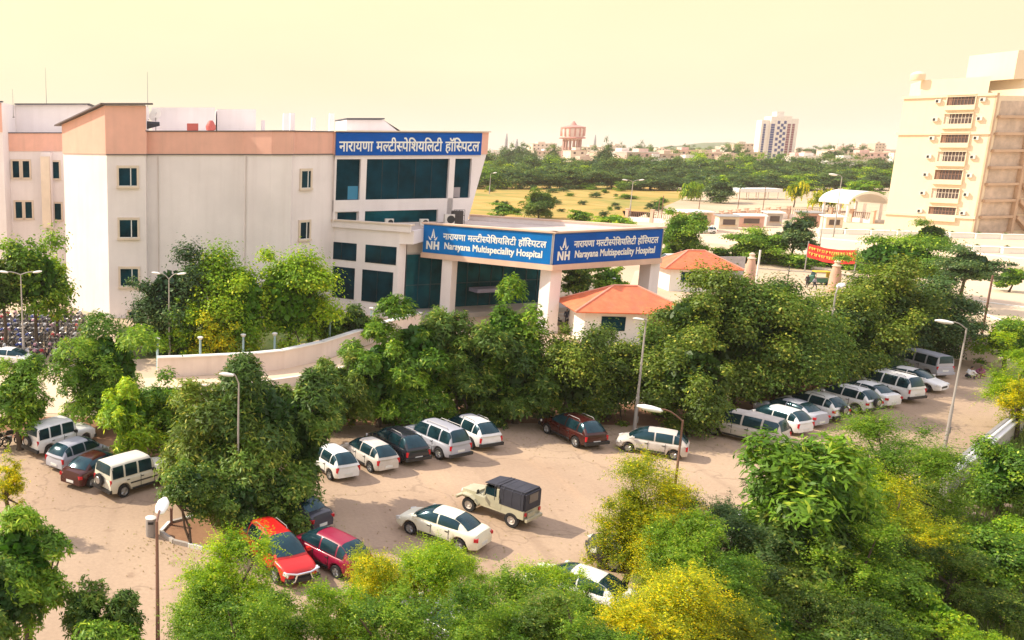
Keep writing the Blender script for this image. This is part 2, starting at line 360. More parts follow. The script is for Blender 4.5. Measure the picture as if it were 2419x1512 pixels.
# upper front block with the name board
U0 = PX(787, 420, 94.5); U1 = PX(1118, 420, 99.5); FU, LU = frame(*U0, *U1)
US = PX(1096, 500, 99.3); w = MB(); w.prism([U0, U1, (U1[0] + 0.5, 122), (U0[0], 122)], 12.0, 19.5); w.prism([U0, US, (US[0] + 0.5, 122), (U0[0], 122)], 0, 12.0)
P, t, n = FU
for dd0, dd1 in ((0, 6.0),):                      # flared end wall on the right: wide at the top, narrow at the bottom
    a = P + t * LU; bot = PX(1098, 520, 99.5); top = PX(1152, 330, 99.5)
    xs0, xs1 = (Vector((bot[0], bot[1], 0)) - P).dot(t), (Vector((top[0], top[1], 0)) - P).dot(t)
    vs = []
    L0 = LU - 0.55; zt_ = 12.2; xm = xs0 + (xs1 - xs0) * (12.2 - 9.5) / (17.1 - 9.5)
    for poly_ in ([(L0, zt_), (xm, zt_), (xs1, 17.1), (xs1, 19.5), (L0, 19.5)], [(L0 - 4, 9.5), (xs0, 9.5), (xm, 12.2), (L0 - 4, 12.2)]):
        vs = [P + t * s_ + n * 0.35 + Vector((0, 0, z_)) for s_, z_ in poly_]; k_ = len(vs); vs += [v - n * 5.0 for v in vs]
        w.add(vs, [tuple(range(k_)), tuple(range(2 * k_ - 1, k_ - 1, -1))] + [(i, i + k_, (i + 1) % k_ + k_, (i + 1) % k_) for i in range(k_)])
# white piers and bands round the glazing
def sU(x, y=420):                                  # distance along the front where the picture column x meets it
    d = ray(x, y); o = Vector((0, 0)); a = Vector((d.x, d.y)); p0 = Vector((P.x, P.y)); tt = Vector((t.x, t.y))
    k = (p0.x * a.y - p0.y * a.x) / (tt.y * a.x - tt.x * a.y); return k
for x0, x1 in ((787, 791), (848, 862), (1056, 1069)): w.fbox(FU, sU(x0), sU(x1), 9.9, 17.1, 0, 0.35)
w.fbox(FU, 0, LU, 16.6, 17.1, 0, 0.34); w.fbox(FU, 0, LU - 2, 10.95, 12.2, 0, 0.34)
w.build('upper_wall', WALL, hb)
for x0, x1 in ((791, 848), (862, 1056), (1069, 1114)):
    g = MB(); g.fbox(FU, sU(x0), sU(x1), 12.2, 16.6, 0, 0.04); gw = g.build('window', GLASS, hb); gw['_w'] = tuple(hb.location)
    if x1 - x0 > 100:
        m_ = MB()
        for k in range(1, 5):
            s_ = sU(x0) + (sU(x1) - sU(x0)) * k / 5; m_.fbox(FU, s_ - 0.025, s_ + 0.025, 12.2, 16.6, 0.04, 0.07)
        m_.build('glazing_bar', mat('dark_frame', (0.01, 0.02, 0.03), 0.5), gw)
g = MB(); g.fbox(FU, sU(862), sU(1056), 9.6, 10.95, 0, 0.04); g.build('window', GLASS2, hb)
g = MB(); g.fbox(FU, sU(800), sU(845), 9.6, 10.85, 0, 0.04); g.build('window', GLASS, hb)
# interior blinds behind the left and right panes
g = MB(); g.fbox(FU, sU(822), sU(846), 12.25, 13.7, 0.045, 0.055); g.build('window_blind', mat('blind_blue', (0.03, 0.22, 0.38), 0.6), hb)
g = MB(); g.fbox(FU, sU(1070), sU(1088), 12.25, 13.4, 0.045, 0.055); g.build('window_blind', mat('blind_grey', (0.34, 0.30, 0.32), 0.6), hb)
# peach ends and coping of the block
g = MB(); g.fbox(FU, sU(1131, 345), xs1 + 0.05, 17.1, 19.5, 0.36, 0.45); g.fbox(FU, -0.2, 0.05, 17.1, 19.5, 0, 0.3); g.build('parapet_band', PEACH, hb)
g = MB(); g.fbox(FU, -0.2, xs1 + 0.2, 19.5, 19.64, -0.4, 0.65); g.build('coping', TRIM, hb)
# name board: Hindi
NB = MB(); s0, s1 = sU(789, 345), sU(1131, 345); NB.fbox(FU, s0, s1, 17.0, 19.42, 0.37, 0.52); nb = NB.build('name_board', BLUE, hb); nb['_w'] = tuple(hb.location)
tv = text_segments(HINDI)
tb = MB(); place_text(tb, FU, tv[0], tv[1], s0 + 0.35, s1 - 0.3, 17.42, 1.62, 0.53, bold=0.05)
tb.build('lettering', mat('letter_white', (0.86, 0.86, 0.80), 0.5), nb)
# low block left of the entrance, its roof, and the entrance canopy
q0 = PX(771, 600, 95.2); q1 = PX(940, 640, 89.3); q1b = PX(985, 530, 87.6)
FQ, LQ = frame(*q0, *q1)
A_ = PX(1003, 528, 91.8); B_ = PX(1310, 548, 81.7); C_ = PX(1565, 540, 86.9); E_ = PX(1112, 505, 102.5); E2 = PX(1000, 505, 100)
w = MB(); w.prism([q0, q1, (q1[0] + 0.9, q1[1] + 0.6), (q1[0] + 2.2, 97.2), (q0[0] + 1, 97.2)], 0, 9.4)
w.prism([q1, (q1[0] + 1.35, q1[1] - 0.45), A_, (A_[0], A_[1] + 1.6), (q1[0] + 0.5, q1[1] + 1.5)], 8.0, 9.4)
w.build('entrance_wall', WALL, hb)
P, t, n = FQ
def sQ(x, y=650):
    d = ray(x, y); a = Vector((d.x, d.y)); return (P.x * a.y - P.y * a.x) / (t.y * a.x - t.x * a.y)
for x0, x1, z0, z1 in ((771, 840, 5.75, 7.65), (861, 934, 5.75, 7.65), (770, 838, 1.5, 4.95), (856, 929, 1.5, 4.95)):
    g = MB(); g.fbox(FQ, sQ(x0), sQ(x1), z0, z1, 0, 0.03); gw = g.build('window', GLASS, hb); gw['_w'] = tuple(hb.location)
    m_ = MB(); s_ = (sQ(x0) + sQ(x1)) / 2; m_.fbox(FQ, s_ - 0.02, s_ + 0.02, z0, z1, 0.03, 0.06)
    m_.fbox(FQ, sQ(x0), sQ(x1), z0, z0 + 0.04, 0.03, 0.05); m_.build('glazing_bar', mat('dark_frame', (0.01, 0.02, 0.03), 0.5), gw)
r = MB()
r.fbox(FQ, -0.1, LQ + 1.3, 0.9 + 8.4, 9.98, 0.0, 0.28)
r.build('ledge', WALL, hb); r = MB(); r.fbox(FQ, -0.4, LQ + 1.5, 9.98, 10.12, -0.4, 0.42); r.build('coping', TRIM, hb)
# flat roof surface of the low block and canopy
r = MB(); r.prism([q0, (q1[0] + 1.2, q1[1] - 0.2), A_, B_, C_, E_, (U0[0], 98.5)], 9.0, 9.42); r.build('flat_roof', mat('roof_screed', (0.60, 0.50, 0.44), 0.9, var=0.2, vscale=0.4), hb)
# canopy rims carrying the two boards
def rim(a, bq, z0, z1, d0, d1, m, name):
    FR, L = frame(*a, *bq); x = MB(); x.fbox(FR, -d1 * 0.3, L + d1 * 0.3, z0, z1, d0, d1); x.build(name, m, hb); return FR, L
x = MB()
for (a, bq) in ((A_, B_), (B_, C_)):
    FR, L = frame(*a, *bq); x.fbox(FR, -0.1, L + 0.1, 6.35, 9.9, -0.35, 0.0)
FR, L = frame(*C_, *E_); x.fbox(FR, 0.3, L, 8.8, 9.9, -0.3, 0.0)
x.build('canopy_beam', WALL, hb)
x = MB()
for (a, bq) in ((A_, B_), (B_, C_)):
    FR, L = frame(*a, *bq); x.fbox(FR, -0.2, L + 0.25, 9.9, 10.05, -0.5, 0.3); x.fbox(FR, -0.15, L + 0.2, 6.3, 6.85, 0.001, 0.22)
FR, L = frame(*C_, *E_); x.fbox(FR, 0.4, L, 9.9, 10.05, -0.4, 0.2)
x.build('coping', mat('peach_trim', (0.72, 0.50, 0.38), 0.85), hb)
r = MB(); r.prism([A_, B_, C_, E_], 6.6, 6.8); r.build('canopy_soffit', WALL, hb)
ev = text_segments(['Narayana Multispeciality Hospital'])
def logo(b, FR, sc_, z0, k, d):
    """NH with a small figure of leaves above it"""
    P, t, n = FR
    def poly(pts): b.add([P + t * (sc_ + x * k) + n * d + Vector((0, 0, z0 + y * k)) for x, y in pts], [tuple(range(len(pts)))])
    for pts in ([(-.52, 0), (-.38, 0), (-.38, .6), (-.52, .6)], [(-.38, .6), (-.38, .38), (-.14, 0), (-.14, .22)], [(-.14, 0), (0, 0), (0, .6), (-.14, .6)],
                [(.08, 0), (.22, 0), (.22, .6), (.08, .6)], [(.22, .24), (.4, .24), (.4, .37), (.22, .37)], [(.4, 0), (.54, 0), (.54, .6), (.4, .6)],
                [(-.16, .82), (.0, 1.5), (.03, 1.5), (.03, 1.0), (-.03, 0.96), (-.04, .82)], [(.07, .82), (.07, 1.0), (.04, 1.5), (.2, .84)],
                [(-.1, .72), (-.38, .98), (-.3, .74), (-.18, .66)], [(.1, .72), (.38, .98), (.3, .74), (.18, .66)]): poly(pts)
for (a, bq, nm) in ((A_, B_, 0), (B_, C_, 1)):
    FR, L = frame(*a, *bq); x = MB(); x.fbox(FR, 0.02, L - 0.05 + 0.02, 6.87, 9.8, 0.01, 0.16)
    bo = x.build('sign_board', BLUE2 if nm == 0 else BLUE, hb); bo['_w'] = tuple(hb.location)
    tb = MB(); m0 = L * 0.17
    place_text(tb, FR, tv[0], tv[1], m0, L * 0.955, 8.42, 0.92, 0.17, bold=0.04)
    place_text(tb, FR, ev[0], ev[1], m0 + 0.15, L * 0.93, 7.42, 0.95, 0.17, bold=0.05)
    logo(tb, FR, L * 0.085, 7.25, 1.45, 0.17)
    tb.build('lettering', mat('letter_white', (0.86, 0.86, 0.80), 0.5), bo)
    x = MB(); x.fbox(FR, L - 0.1, L, 6.87, 9.8, 0.16, 0.2); x.build('sign_edge', METAL, hb)
# columns under the canopy
def column(cx, cy, s, z1, rz):
    x = MB(); x.box((cx, cy, z1 / 2), (s, s, z1), rz); x.box((cx, cy, 0.35), (s + 0.12, s + 0.12, 0.7), rz); x.build('column', WALL, hb)
rzL = math.atan2(B_[1] - A_[1], B_[0] - A_[0]); rzR = math.atan2(C_[1] - B_[1], C_[0] - B_[0])
column(*PX(1298, 690, 82.9), 1.35, 6.5, rzR); column(*PX(1533, 650, 87.6), 1.3, 6.5, rzR); column(*PX(1061, 650, 90.2), 1.15, 6.5, rzL); column(*PX(998, 620, 93.6), 0.5, 6.5, rzL)
column(*PX(1240, 520, 97.5), 0.9, 6.5, rzR)
# glazed entrance wall behind the canopy
g0 = PX(958, 660, 92.2); g1 = PX(1296, 660, 97.0); FG, LG = frame(*g0, *g1)
g = MB(); g.fbox(FG, 0, LG, 0.5, 6.5, -0.1, 0.0); gz = g.build('entrance_glazing', GLASS2, hb); gz['_w'] = tuple(hb.location)
m_ = MB()
for k in range(0, 13): m_.fbox(FG, LG * k / 12 - 0.04, LG * k / 12 + 0.04, 0.5, 6.5, 0.0, 0.07)
m_.fbox(FG, 0, LG, 3.1, 3.2, 0.0, 0.06); m_.build('glazing_bar', mat('teal_frame', (0.01, 0.05, 0.07), 0.4), gz)
m_ = MB(); m_.fbox(FG, LG * .42, LG * .68, 2.3, 2.7, 0.4, 2.0); m_.build('door_canopy', mat('pale_violet', (0.35, 0.34, 0.5), 0.6), hb)
m_ = MB(); m_.fbox(FG, 0, LG + 2, 0, 0.5, -0.3, 3.5); m_.build('entrance_step', CONC, hb)
g = MB(); g.prism([(g0[0] + .1, g0[1] + .4), (g1[0], g1[1] + .4), (g1[0], 110), (g0[0], 110)], 0, 8.9); g.build('inner_wall', WALL, hb)
# drainpipes and a cable run on the blank front
for (fr_, i0, s_, z1_) in ((3, 4, .12, 17.0), (4, 5, .1, 17.0)):
    FR, L = frame(*front[i0 - 1 + 0], *front[i0]) if i0 < len(front) else frame(*front[-2], *front[-1]); q = FR[0] + FR[1] * (L * s_) + FR[2] * .12
    x = MB(); x.tube([(q.x, q.y, .2), (q.x, q.y, z1_)], .05, 6); x.build('drainpipe', mat('pipe_cream', (.66, .58, .54), .7), hb)
# ---- rooftop rooms, pillars, slabs
def rbox(x0, x1, ytop, Y, dep, zb=19.4):
    a = V(x0, ytop, Y); c = V(x1, ytop, Y); r = MB(); r.box(((a.x + c.x) / 2, Y + dep / 2, (zb + a.z) / 2), (c.x - a.x, dep, a.z - zb)); r.build('roof_room' if x1 - x0 > 30 else 'roof_pillar', WALL, hb)
rbox(358, 508, 254, 99, 8); rbox(513, 605, 258, 100.5, 8); rbox(618, 626, 284, 106, 0.6); rbox(670, 684, 268, 104, 0.8); rbox(686, 697, 267, 105, 0.8)
rbox(737, 746, 278, 106, 0.6); rbox(779, 790, 268, 107, 0.6); rbox(819, 905, 283, 109, 8); rbox(1040, 1085, 316, 106, 3)
a0, a1 = V(905, 283, 109), V(985, 318, 104)
r = MB(); r.prism([(a0.x, 109), (a1.x, 109), (a1.x, 117), (a0.x, 117)], 19.4, 22, [a0.z, a1.z - .3, a1.z - .3, a0.z]); r.build('roof_ramp', WALL, hb)
r = MB(); aa = V(818, 282, 108.8); r.prism([(aa.x, 108.6), (a0.x + .1, 108.6), (a0.x + .1, 117.4), (aa.x, 117.4)], aa.z + 0.0, aa.z + .15); r.build('roof_slab', DARKTRIM, hb)
for (x0, x1, yt, Y) in ((800, 812, 505, 96.6),): pass
# far wing of the same hospital, seen beyond the corner on the left
fw = thing('hospital_annex', (-25, 114, 0), 'farther white hospital wing with peach bands behind the tall corner, at the left edge', 'hospital')
w = MB(); a, c_ = V(20, 450, 113), V(190, 450, 113); d0 = V(-60, 450, 109)
w.prism([(a.x, 113), (c_.x, 113), (c_.x, 130), (a.x, 130)], 0, 19.6); w.prism([(d0.x, 109.5), (a.x + .3, 109.5), (a.x + .3, 130), (d0.x, 130)], 0, 23.3)
w.prism([(a.x + .3, 118), (V(205, 250, 118).x, 118), (V(205, 250, 118).x, 128), (a.x + .3, 128)], 19.6, 23.4)
sx = V(115, 450, 112); w.prism([(V(100, 450, 112).x, 111.6), (V(124, 450, 112).x, 111.6), (V(124, 450, 112).x, 113), (V(100, 450, 112).x, 113)], 7.5, 17.2)
w.build('wall', WALL, fw)
FR2, L2 = frame(a.x, 113, c_.x, 113); FR3, L3 = frame(d0.x, 109.5, a.x + .3, 109.5)
w = MB(); w.fbox(FR2, 0, L2, 17.35, 19.6, 0, .1); w.fbox(FR3, 0, L3, 19.7, 23.2, 0, .1); w.build('parapet_band', PEACH, fw)
w = MB(); w.fbox(FR2, -.1, L2, 19.6, 19.72, -.3, .2); w.fbox(FR3, 0, L3 + .2, 23.3, 23.45, -.3, .3); w.prism([(a.x + .3, 117.6), (V(213, 250, 118).x, 117.6), (V(213, 250, 118).x, 128.5), (a.x + .3, 128.5)], 23.4, 23.55); w.build('coping', DARKTRIM, fw)
w = MB(); w.box((sx.x - .2, 111.3, 12.2), (1.1, .9, 9)); w.build('pipe_shaft', TRIM, fw)
for xx, yy in ((38, 400), (62, 400), (132, 402), (45, 496), (68, 496), (137, 500)):
    s_ = V(xx, yy, 113); window_on(FR2, s_.x - a.x, s_.z, 0.85, 2.1, fw, mull=0)
window_on(FR3, 0.5, V(2, 555, 109).z, .9, 2.2, fw, mull=0)
# masts
for (xx, yt, yb, Y, nm) in ((349, 170, 252, 97, 'thin tall lightning rod on the tall corner roof of the hospital'), (110, 160, 250, 122, 'faint thin mast on the roof of the far left hospital wing'), (31, 210, 250, 112, 'short mast on the peach roof edge at the far left')):
    p = V(xx, yb, Y); z1 = V(xx, yt, Y).z; x = MB(); x.tube([(p.x, Y, p.z - 1.5), (p.x, Y, z1)], [0.05, 0.02], 6); x.box((p.x, Y, p.z - 1.4), (.3, .3, .1)); tag(x.build('rooftop_mast', METAL), nm, 'mast')
# air-conditioner units standing on the low roof
def ac_unit(x, y, Y, w_, h_, label, z=None):
    p = V(x, y, Y); z = 9.42 if z is None else z
    o = thing('air_conditioner', (p.x, Y, z), label, 'air conditioner', 'air conditioners on the entrance roof')
    b1 = MB(); b1.box((0, 0, h_ / 2 + .08), (w_, .5, h_)); b1.box((-w_ * .35, 0, .04), (.08, .5, .08)); b1.box((w_ * .35, 0, .04), (.08, .5, .08)); b1.build('casing', mat('ac_white', (.72, .68, .62), .6), o, world=False)
    b2 = MB(); b2.lathe([(.02, -.27), (h_ * .36, -.27), (h_ * .4, -.25)], (w_ * .12, 0, h_ / 2 + .08), 14, 'Y'); b2.build('fan_grille', BLACK, o, world=False)
ac_unit(1062, 500, 95.5, 1.1, 1.1, 'largest square air conditioner beside the cage on the entrance roof')
ac_unit(1002, 515, 94.0, .9, .7, 'right one of two small air conditioners behind the ledge')
ac_unit(920, 512, 94.3, .9, .7, 'left one of two small air conditioners behind the ledge')
p = V(1082, 500, 95.8); cg = MB()
for k in range(5): cg.tube([(p.x - .6 + .3 * k, 95.3, 9.42), (p.x - .6 + .3 * k, 95.3, 11.1)], .03, 5)
for z in (9.9, 10.5, 11.1): cg.tube([(p.x - .6, 95.3, z), (p.x + .6, 95.3, z)], .03, 5)
cg.box((p.x, 96.0, 10.2), (1.1, .9, 1.5)); tag(cg.build('equipment_cage', mat('cage_dark', (.08, .07, .07), .7)), 'dark barred equipment cage on the entrance roof under the right window', 'cage')
# satellite dish and red boxes on the roof
p = V(368, 285, 96); d = thing('satellite_dish', (p.x, 96, 19.55), 'white satellite dish on the roof behind the tall peach corner', 'satellite dish')
b1 = MB(); b1.lathe([(.02, 0), (.35, .04), (.7, .16), (.72, .17)], (0, 0, 0), 20, 'Y', cap=False); k = b1.build('dish', WHITE, d, True, False); k.location = (0, -.2, 1.7); k.rotation_euler = (R(25), 0, R(30))
b1 = MB(); b1.tube([(0, 0, 0), (0, 0, 1.7)], .05, 8); b1.tube([(0, 0, 1.7), (.1, -.7, 2.0)], .02, 5); b1.build('stand', METAL, d, world=False)
p = V(455, 303, 93.5); b1 = MB(); b1.box((p.x, 93.8, 19.95), (1.2, .8, .8)); b1.box((p.x + .25, 93.38, 19.95), (.55, .05, .6)); tag(b1.build('roof_box', mat('red_box', (.45, .10, .08), .7)), 'small red box with dark opening on the parapet', 'box')
p = V(498, 298, 94); b1 = MB(); b1.lathe([(.15, 0), (.5, .1), (.55, .5), (.35, .9), (.2, 1.1)], (p.x, 94.2, 19.57), 12); tag(b1.build('water_can', mat('red_plastic', (.55, .12, .1), .6), smooth=True), 'rounded red tank standing on the roof right of the red box', 'tank')
p = V(350, 296, 93); b1 = MB(); b1.tube([(p.x - 1.2, 93.4, 19.65), (p.x, 93.4, 20.2), (p.x + 1.2, 93.4, 20.3)], [.25, .4, .2], 8); tag(b1.build('roof_tarp', mat('tarp_dark', (.05, .05, .06), .8), smooth=True), 'dark rolled tarpaulin beside the dish on the roof edge', 'tarpaulin')
# ================================================================ RAMP WALL AND BOLLARD LAMPS
def wall_line(name, pts, z0, z1, th, m, label, cat='wall', cope=None):
    root = thing(name, (pts[0][0], pts[0][1], 0), label, cat)
    b = MB(); k = MB()
    for i in range(len(pts) - 1):
        FR, L = frame(*pts[i][:2], *pts[i + 1][:2]); P, t, n = FR
        h0, h1 = (z1, z1) if not isinstance(z1, list) else (z1[i], z1[i + 1])
        e = 0.0 if i == len(pts) - 2 else th * 0.25
        q = [P - n * th / 2, P + n * th / 2, P + t * (L + e) + n * th / 2, P + t * (L + e) - n * th / 2]
        b.prism([(v.x, v.y) for v in q], z0, 0, [h0, h0, h1, h1])
        if cope:
            q = [P - n * th * .8, P + n * th * .8, P + t * (L + e) + n * th * .8, P + t * (L + e) - n * th * .8]
            vs = [(v.x, v.y, z) for v, z in zip(q, (h0, h0, h1, h1))]; vs += [(x, y, z + .1) for x, y, z in vs]
            k.add(vs, [(0, 3, 2, 1), (4, 5, 6, 7), (0, 1, 5, 4), (1, 2, 6, 5), (2, 3, 7, 6), (3, 0, 4, 7)])
    b.build('wall_face', m, root)
    if cope: k.build('coping', cope, root)
    return root
ramp_w = mat('ramp_wall', (0.78, 0.66, 0.58), 0.9, var=0.08, stain=(0.6, 0.48, 0.42, 0.4))
wall_line('ramp_wall', [(p.x, p.y) for p in gp([(372, 890), (430, 888), (590, 880), (665, 872), (760, 850), (830, 826), (905, 800), (990, 775)])], 0, 1.55, 0.35, ramp_w, 'long curved cream ramp wall rising towards the entrance behind the lot trees', cope=WHITE)
wall_line('kerb_wall', [(p.x, p.y) for p in gp([(150, 975), (430, 935), (600, 925), (740, 905), (840, 880)])], 0, 0.75, 0.3, ramp_w, 'low cream kerb wall along the drive below the ramp wall')
sheet('drive', gp([(-400, 960), (-200, 900), (372, 893), (590, 884), (760, 855), (905, 805), (990, 780), (1330, 790), (1400, 800), (1330, 850), (1000, 860), (840, 882), (740, 908), (430, 938), (150, 978)]), 0.02, ROADM)
bl = MB(); bl.lathe([(.09, 0), (.07, .06), (.06, .9), (.08, .95)], n=10); 
def bollard(x, yb, h, Yb, label):
    p = V(x, yb, Yb)
    z = 0.0
    o = thing('bollard_lamp', (p.x, Yb, z), label, 'bollard lamp', 'bollard lamps along the ramp wall')
    s = MB(); s.lathe([(.13, 0), (.10, .1), (.09, h - .25), (.11, h - .2)], n=10); s.build('post', mat('pale_blue_paint', (.42, .60, .66), .5), o, True, False)
    s = MB(); s.lathe([(.12, h - .2), (.2, h - .12), (.24, h), (.10, h + .06)], n=12); s.build('lamp_head', WHITE, o, True, False)
for x, yb, Yb, lab in ((372, 860, 68.5, 'bollard lamp at the left end of the ramp wall'), (473, 855, 69, 'bollard lamp just right of the double street lamp behind the ramp wall'), (574, 850, 70.0, 'bollard lamp between the yellow-green trees behind the ramp wall'),
                       (648, 845, 70.5, 'bollard lamp where the ramp wall starts to climb'), (778, 812, 76, 'bollard lamp half way up the climbing ramp wall'), (876, 775, 82, 'small bollard lamp near the top of the ramp wall by the entrance block'),
                       (1364, 700, 100, 'teal bollard lamp in the garden seen under the canopy'), (1447, 700, 101, 'pale bollard lamp near the right canopy column')):
    bollard(x, yb, 2.6, Yb, lab)

# ================================================================ STREET LAMPS
def lamp(x, yb, h, arms, label, m=POLE, Y=None, r=0.09, size=1.0, arm=1.2, up=0.5):
    """arms: list of compass angles for the luminaires"""
    p = G(x, yb) if Y is None else V(x, yb, Y)
    o = thing('street_lamp', (p.x, p.y, 0), label, 'street lamp', 'street lamps round the car park')
    s = MB(); s.tube([(0, 0, 0), (0, 0, h * .35), (0, 0, h * .36), (0, 0, h)], [r * 1.5, r * 1.35, r, r * .6], 10)
    s.lathe([(r * 2.4, 0), (r * 2.4, .05)], n=10)
    s.build('pole', m, o, True, False)
    s = MB(); s.box((r * 1.5, 0, 1.1), (.05, .16, .4)); s.build('access_box', METAL, o, world=False)
    for a in arms:
        d = Vector((math.cos(a), math.sin(a), 0)); s = MB()
        pts = [Vector((0, 0, h - .05)) + d * (arm * k) + Vector((0, 0, up * math.sin(k * math.pi / 2 * 1.15))) for k in (0, .12, .3, .55, .8, 1)]
        s.tube(pts, r * .5, 7); ar = s.build('lamp_arm', m, o, True, False)
        hd = MB(); e = pts[-1] + d * .32 * size
        hd.lathe([(.03, -.42), (.12, -.34), (.17, -.05), (.16, .18), (.06, .4)], n=12, axis='X')
        k = hd.build('lamp_head', WHITE, ar, True, False); k.scale = (size, size * 1.05, size * .62); k.location = e; k.rotation_euler = (0, R(-8), a)
    return o
lamp(400, 852, 7.1, [R(170), R(-10)], 'tall grey street lamp with two heads behind the ramp wall in front of the hospital', r=.075, size=.95, arm=.8)
lamp(57, 858, 7.6, [R(180), R(0)], 'grey street lamp with two heads beside the packed motorcycles at the left edge', r=.075, size=.95, arm=1.1, up=.25)
lamp(375, 1765, 7.4, [R(80)], 'nearest brown street lamp, its pole running off the bottom of the photo', m=RUST, r=.07, arm=.4, size=1.1, up=.2)
lamp(560, 1262, 7.4, [R(190)], 'street lamp standing in front of the big dark tree cluster of the lot', r=.06, arm=.3, size=.85)
lamp(1497, 1030, 7.5, [R(175)], 'tall slim street lamp behind the old white hatchback', r=.075, arm=.2, size=.8, up=.1)
lamp(1566, 1390, 7.3, [R(160)], 'rusty street lamp with curved arm and long head before the old white hatchback', m=RUST, r=.06, arm=.85, size=1.15, up=.42)
lamp(2232, 1056, 7.4, [R(165)], 'street lamp with curved arm and white head at the right end of the lot', r=.065, arm=.8, size=1.15, up=.4)
lamp(1940, 920, 7.4, [R(40)], 'street lamp almost buried in the trees above the white parked cars', r=.09, arm=.6, size=1.4)
lamp(1487, 512, 9.0, [R(180), R(0)], 'distant street lamp with two heads at the edge of the yellow field', Y=None, r=.12, size=1.7, arm=1.6)
lamp(1156, 458, 7.5, [R(20)], 'distant street lamp beside the right edge of the hospital', r=.12, size=2.2, arm=1.2)
lamp(1934, 592, 8.2, [R(90)], 'slim street lamp by the road behind the red banner', r=.08, size=1.0, arm=.4)
lamp(1968, 560, 12.0, [R(180)], 'street lamp between the palms and the arched canopy', r=.1, size=2.0, arm=1.2)
def plain_pole(x, yb, yt, r, label, m=RUST, cross=0):
    p = G(x, yb); z1 = V(x + 20, yt, p.y).z; b = MB(); b.tube([(p.x, p.y, 0), (p.x, p.y, z1)], [r, r * .7], 8)
    if cross: b.box((p.x, p.y, z1 - .5), (cross, .12, .12)); b.box((p.x, p.y, z1 - 1.1), (cross * .7, .12, .12))
    tag(b.build('utility_pole', m, smooth=False), label, 'pole', 'poles without lamps')
plain_pole(2309, 845, 650, .1, 'dark slim pole against the boundary wall at the far end of the lot')
plain_pole(1857, 688, 628, .06, 'thin black pole on the paved road right of the red roof kiosk', DARKTRIM)
plain_pole(1553, 523, 470, .12, 'short wooden pole in the field nearest the compound wall')
plain_pole(1562, 518, 462, .12, 'brown wooden pole left of the row at the field edge')
plain_pole(1650, 502, 465, .12, 'dark wooden pole behind the white roofed gatehouse')
plain_pole(1800, 510, 440, .10, 'thin brown pole behind the compound railings')
plain_pole(1742, 500, 450, .10, 'thin brown pole above the flat white canopy left end')
for x0, lab in ((1486, 'palm trunk'),): pass

# ================================================================ VEHICLES
def carpaint(name, col, rough=0.35, dusty=0.12): return mat('paint_' + name, col, rough, var=dusty, vscale=1.2, coat=0.15 if rough < .5 else 0)
PAINTS = {'white': carpaint('white', (.80, .78, .76)), 'offwhite': carpaint('offwhite', (.72, .68, .56), .5), 'ivory': carpaint('ivory', (.80, .76, .60), .45, .1), 'silver': carpaint('silver', (.42, .42, .47), .3),
          'grey': carpaint('grey', (.20, .21, .25), .3), 'black': carpaint('black', (.018, .02, .028), .2), 'darkred': carpaint('darkred', (.28, .006, .04), .38),
          'red': carpaint('red', (.62, .012, .010), .36), 'maroon': carpaint('maroon', (.055, .010, .008), .25), 'dirtywhite': carpaint('dirtywhite', (.60, .54, .48), .6, .2), 'charcoal': carpaint('charcoal', (.05, .05, .07), .25), 'cream': carpaint('cream', (.50, .46, .32), .6, .2)}
KINDS = {   # L, W, H, wheelbase, wheel r, upper profile of lower body (x,z) rear->front as fraction of half length, cabin (rear base x, rear top x, front top x, front base x) metres, belt z
 'hatch': dict(L=3.75, W=1.66, H=1.53, wb=2.38, r=.29, prof=[(-1, .70), (-.975, .88), (-.86, .95), (.35, .90), (.6, .87), (.82, .77), (.95, .64), (1, .52)], cab=(-1.82, -1.10, .12, 1.22), belt=.90, qg=True),
 'sedan': dict(L=4.15, W=1.70, H=1.47, wb=2.5, r=.31, prof=[(-1, .70), (-.98, .92), (-.88, .99), (-.62, 1.0), (.35, .92), (.6, .90), (.9, .74), (1, .55)], cab=(-1.62, -.72, .12, 1.22), belt=.93),
 'suv': dict(L=4.3, W=1.78, H=1.68, wb=2.6, r=.34, prof=[(-1, .78), (-.985, .98), (-.9, 1.05), (.3, 1.00), (.55, .98), (.8, .90), (.94, .78), (1, .62)], cab=(-2.10, -1.32, .12, 1.22), belt=1.0, qg=True, clad=True, rails=True),
 'csuv': dict(L=4.0, W=1.76, H=1.66, wb=2.52, r=.34, prof=[(-1, .78), (-.98, .98), (-.9, 1.05), (.3, .99), (.55, .97), (.8, .89), (.94, .77), (1, .60)], cab=(-1.96, -1.25, .08, 1.15), belt=1.0, qg=True, clad=True, rails=True, spare=True),
 'mpv': dict(L=4.55, W=1.76, H=1.80, wb=2.75, r=.32, prof=[(-1, .80), (-.99, 1.02), (-.94, 1.04), (.42, 1.02), (.66, .95), (.9, .80), (1, .62)], cab=(-2.24, -1.90, .50, 1.45), belt=1.02, qg=True),
 'utility': dict(L=4.3, W=1.72, H=1.88, wb=2.68, r=.36, prof=[(-1, .96), (-.995, 1.08), (-.96, 1.10), (.35, 1.10), (.5, 1.10), (.93, 1.03), (1, .80)], cab=(-2.10, -1.98, .42, .78), belt=1.08, qg=True, box=True, spare=True, clad=True),
 'tall': dict(L=4.5, W=1.8, H=1.92, wb=2.7, r=.36, prof=[(-1, .95), (-.99, 1.10), (-.94, 1.12), (.38, 1.10), (.55, 1.08), (.92, .95), (1, .72)], cab=(-2.22, -1.80, .32, 1.15), belt=1.09, qg=True, rails=True, clad=True),
 'van': dict(L=3.9, W=1.6, H=1.85, wb=2.35, r=.29, prof=[(-1, .90), (-.99, 1.0), (.7, 1.0), (.9, .92), (1, .70)], cab=(-1.9, -1.82, .95, 1.55), belt=.98, qg=True, box=True),
}
def mirror_y(vs): return [(x, -y, z) for x, y, z in vs]
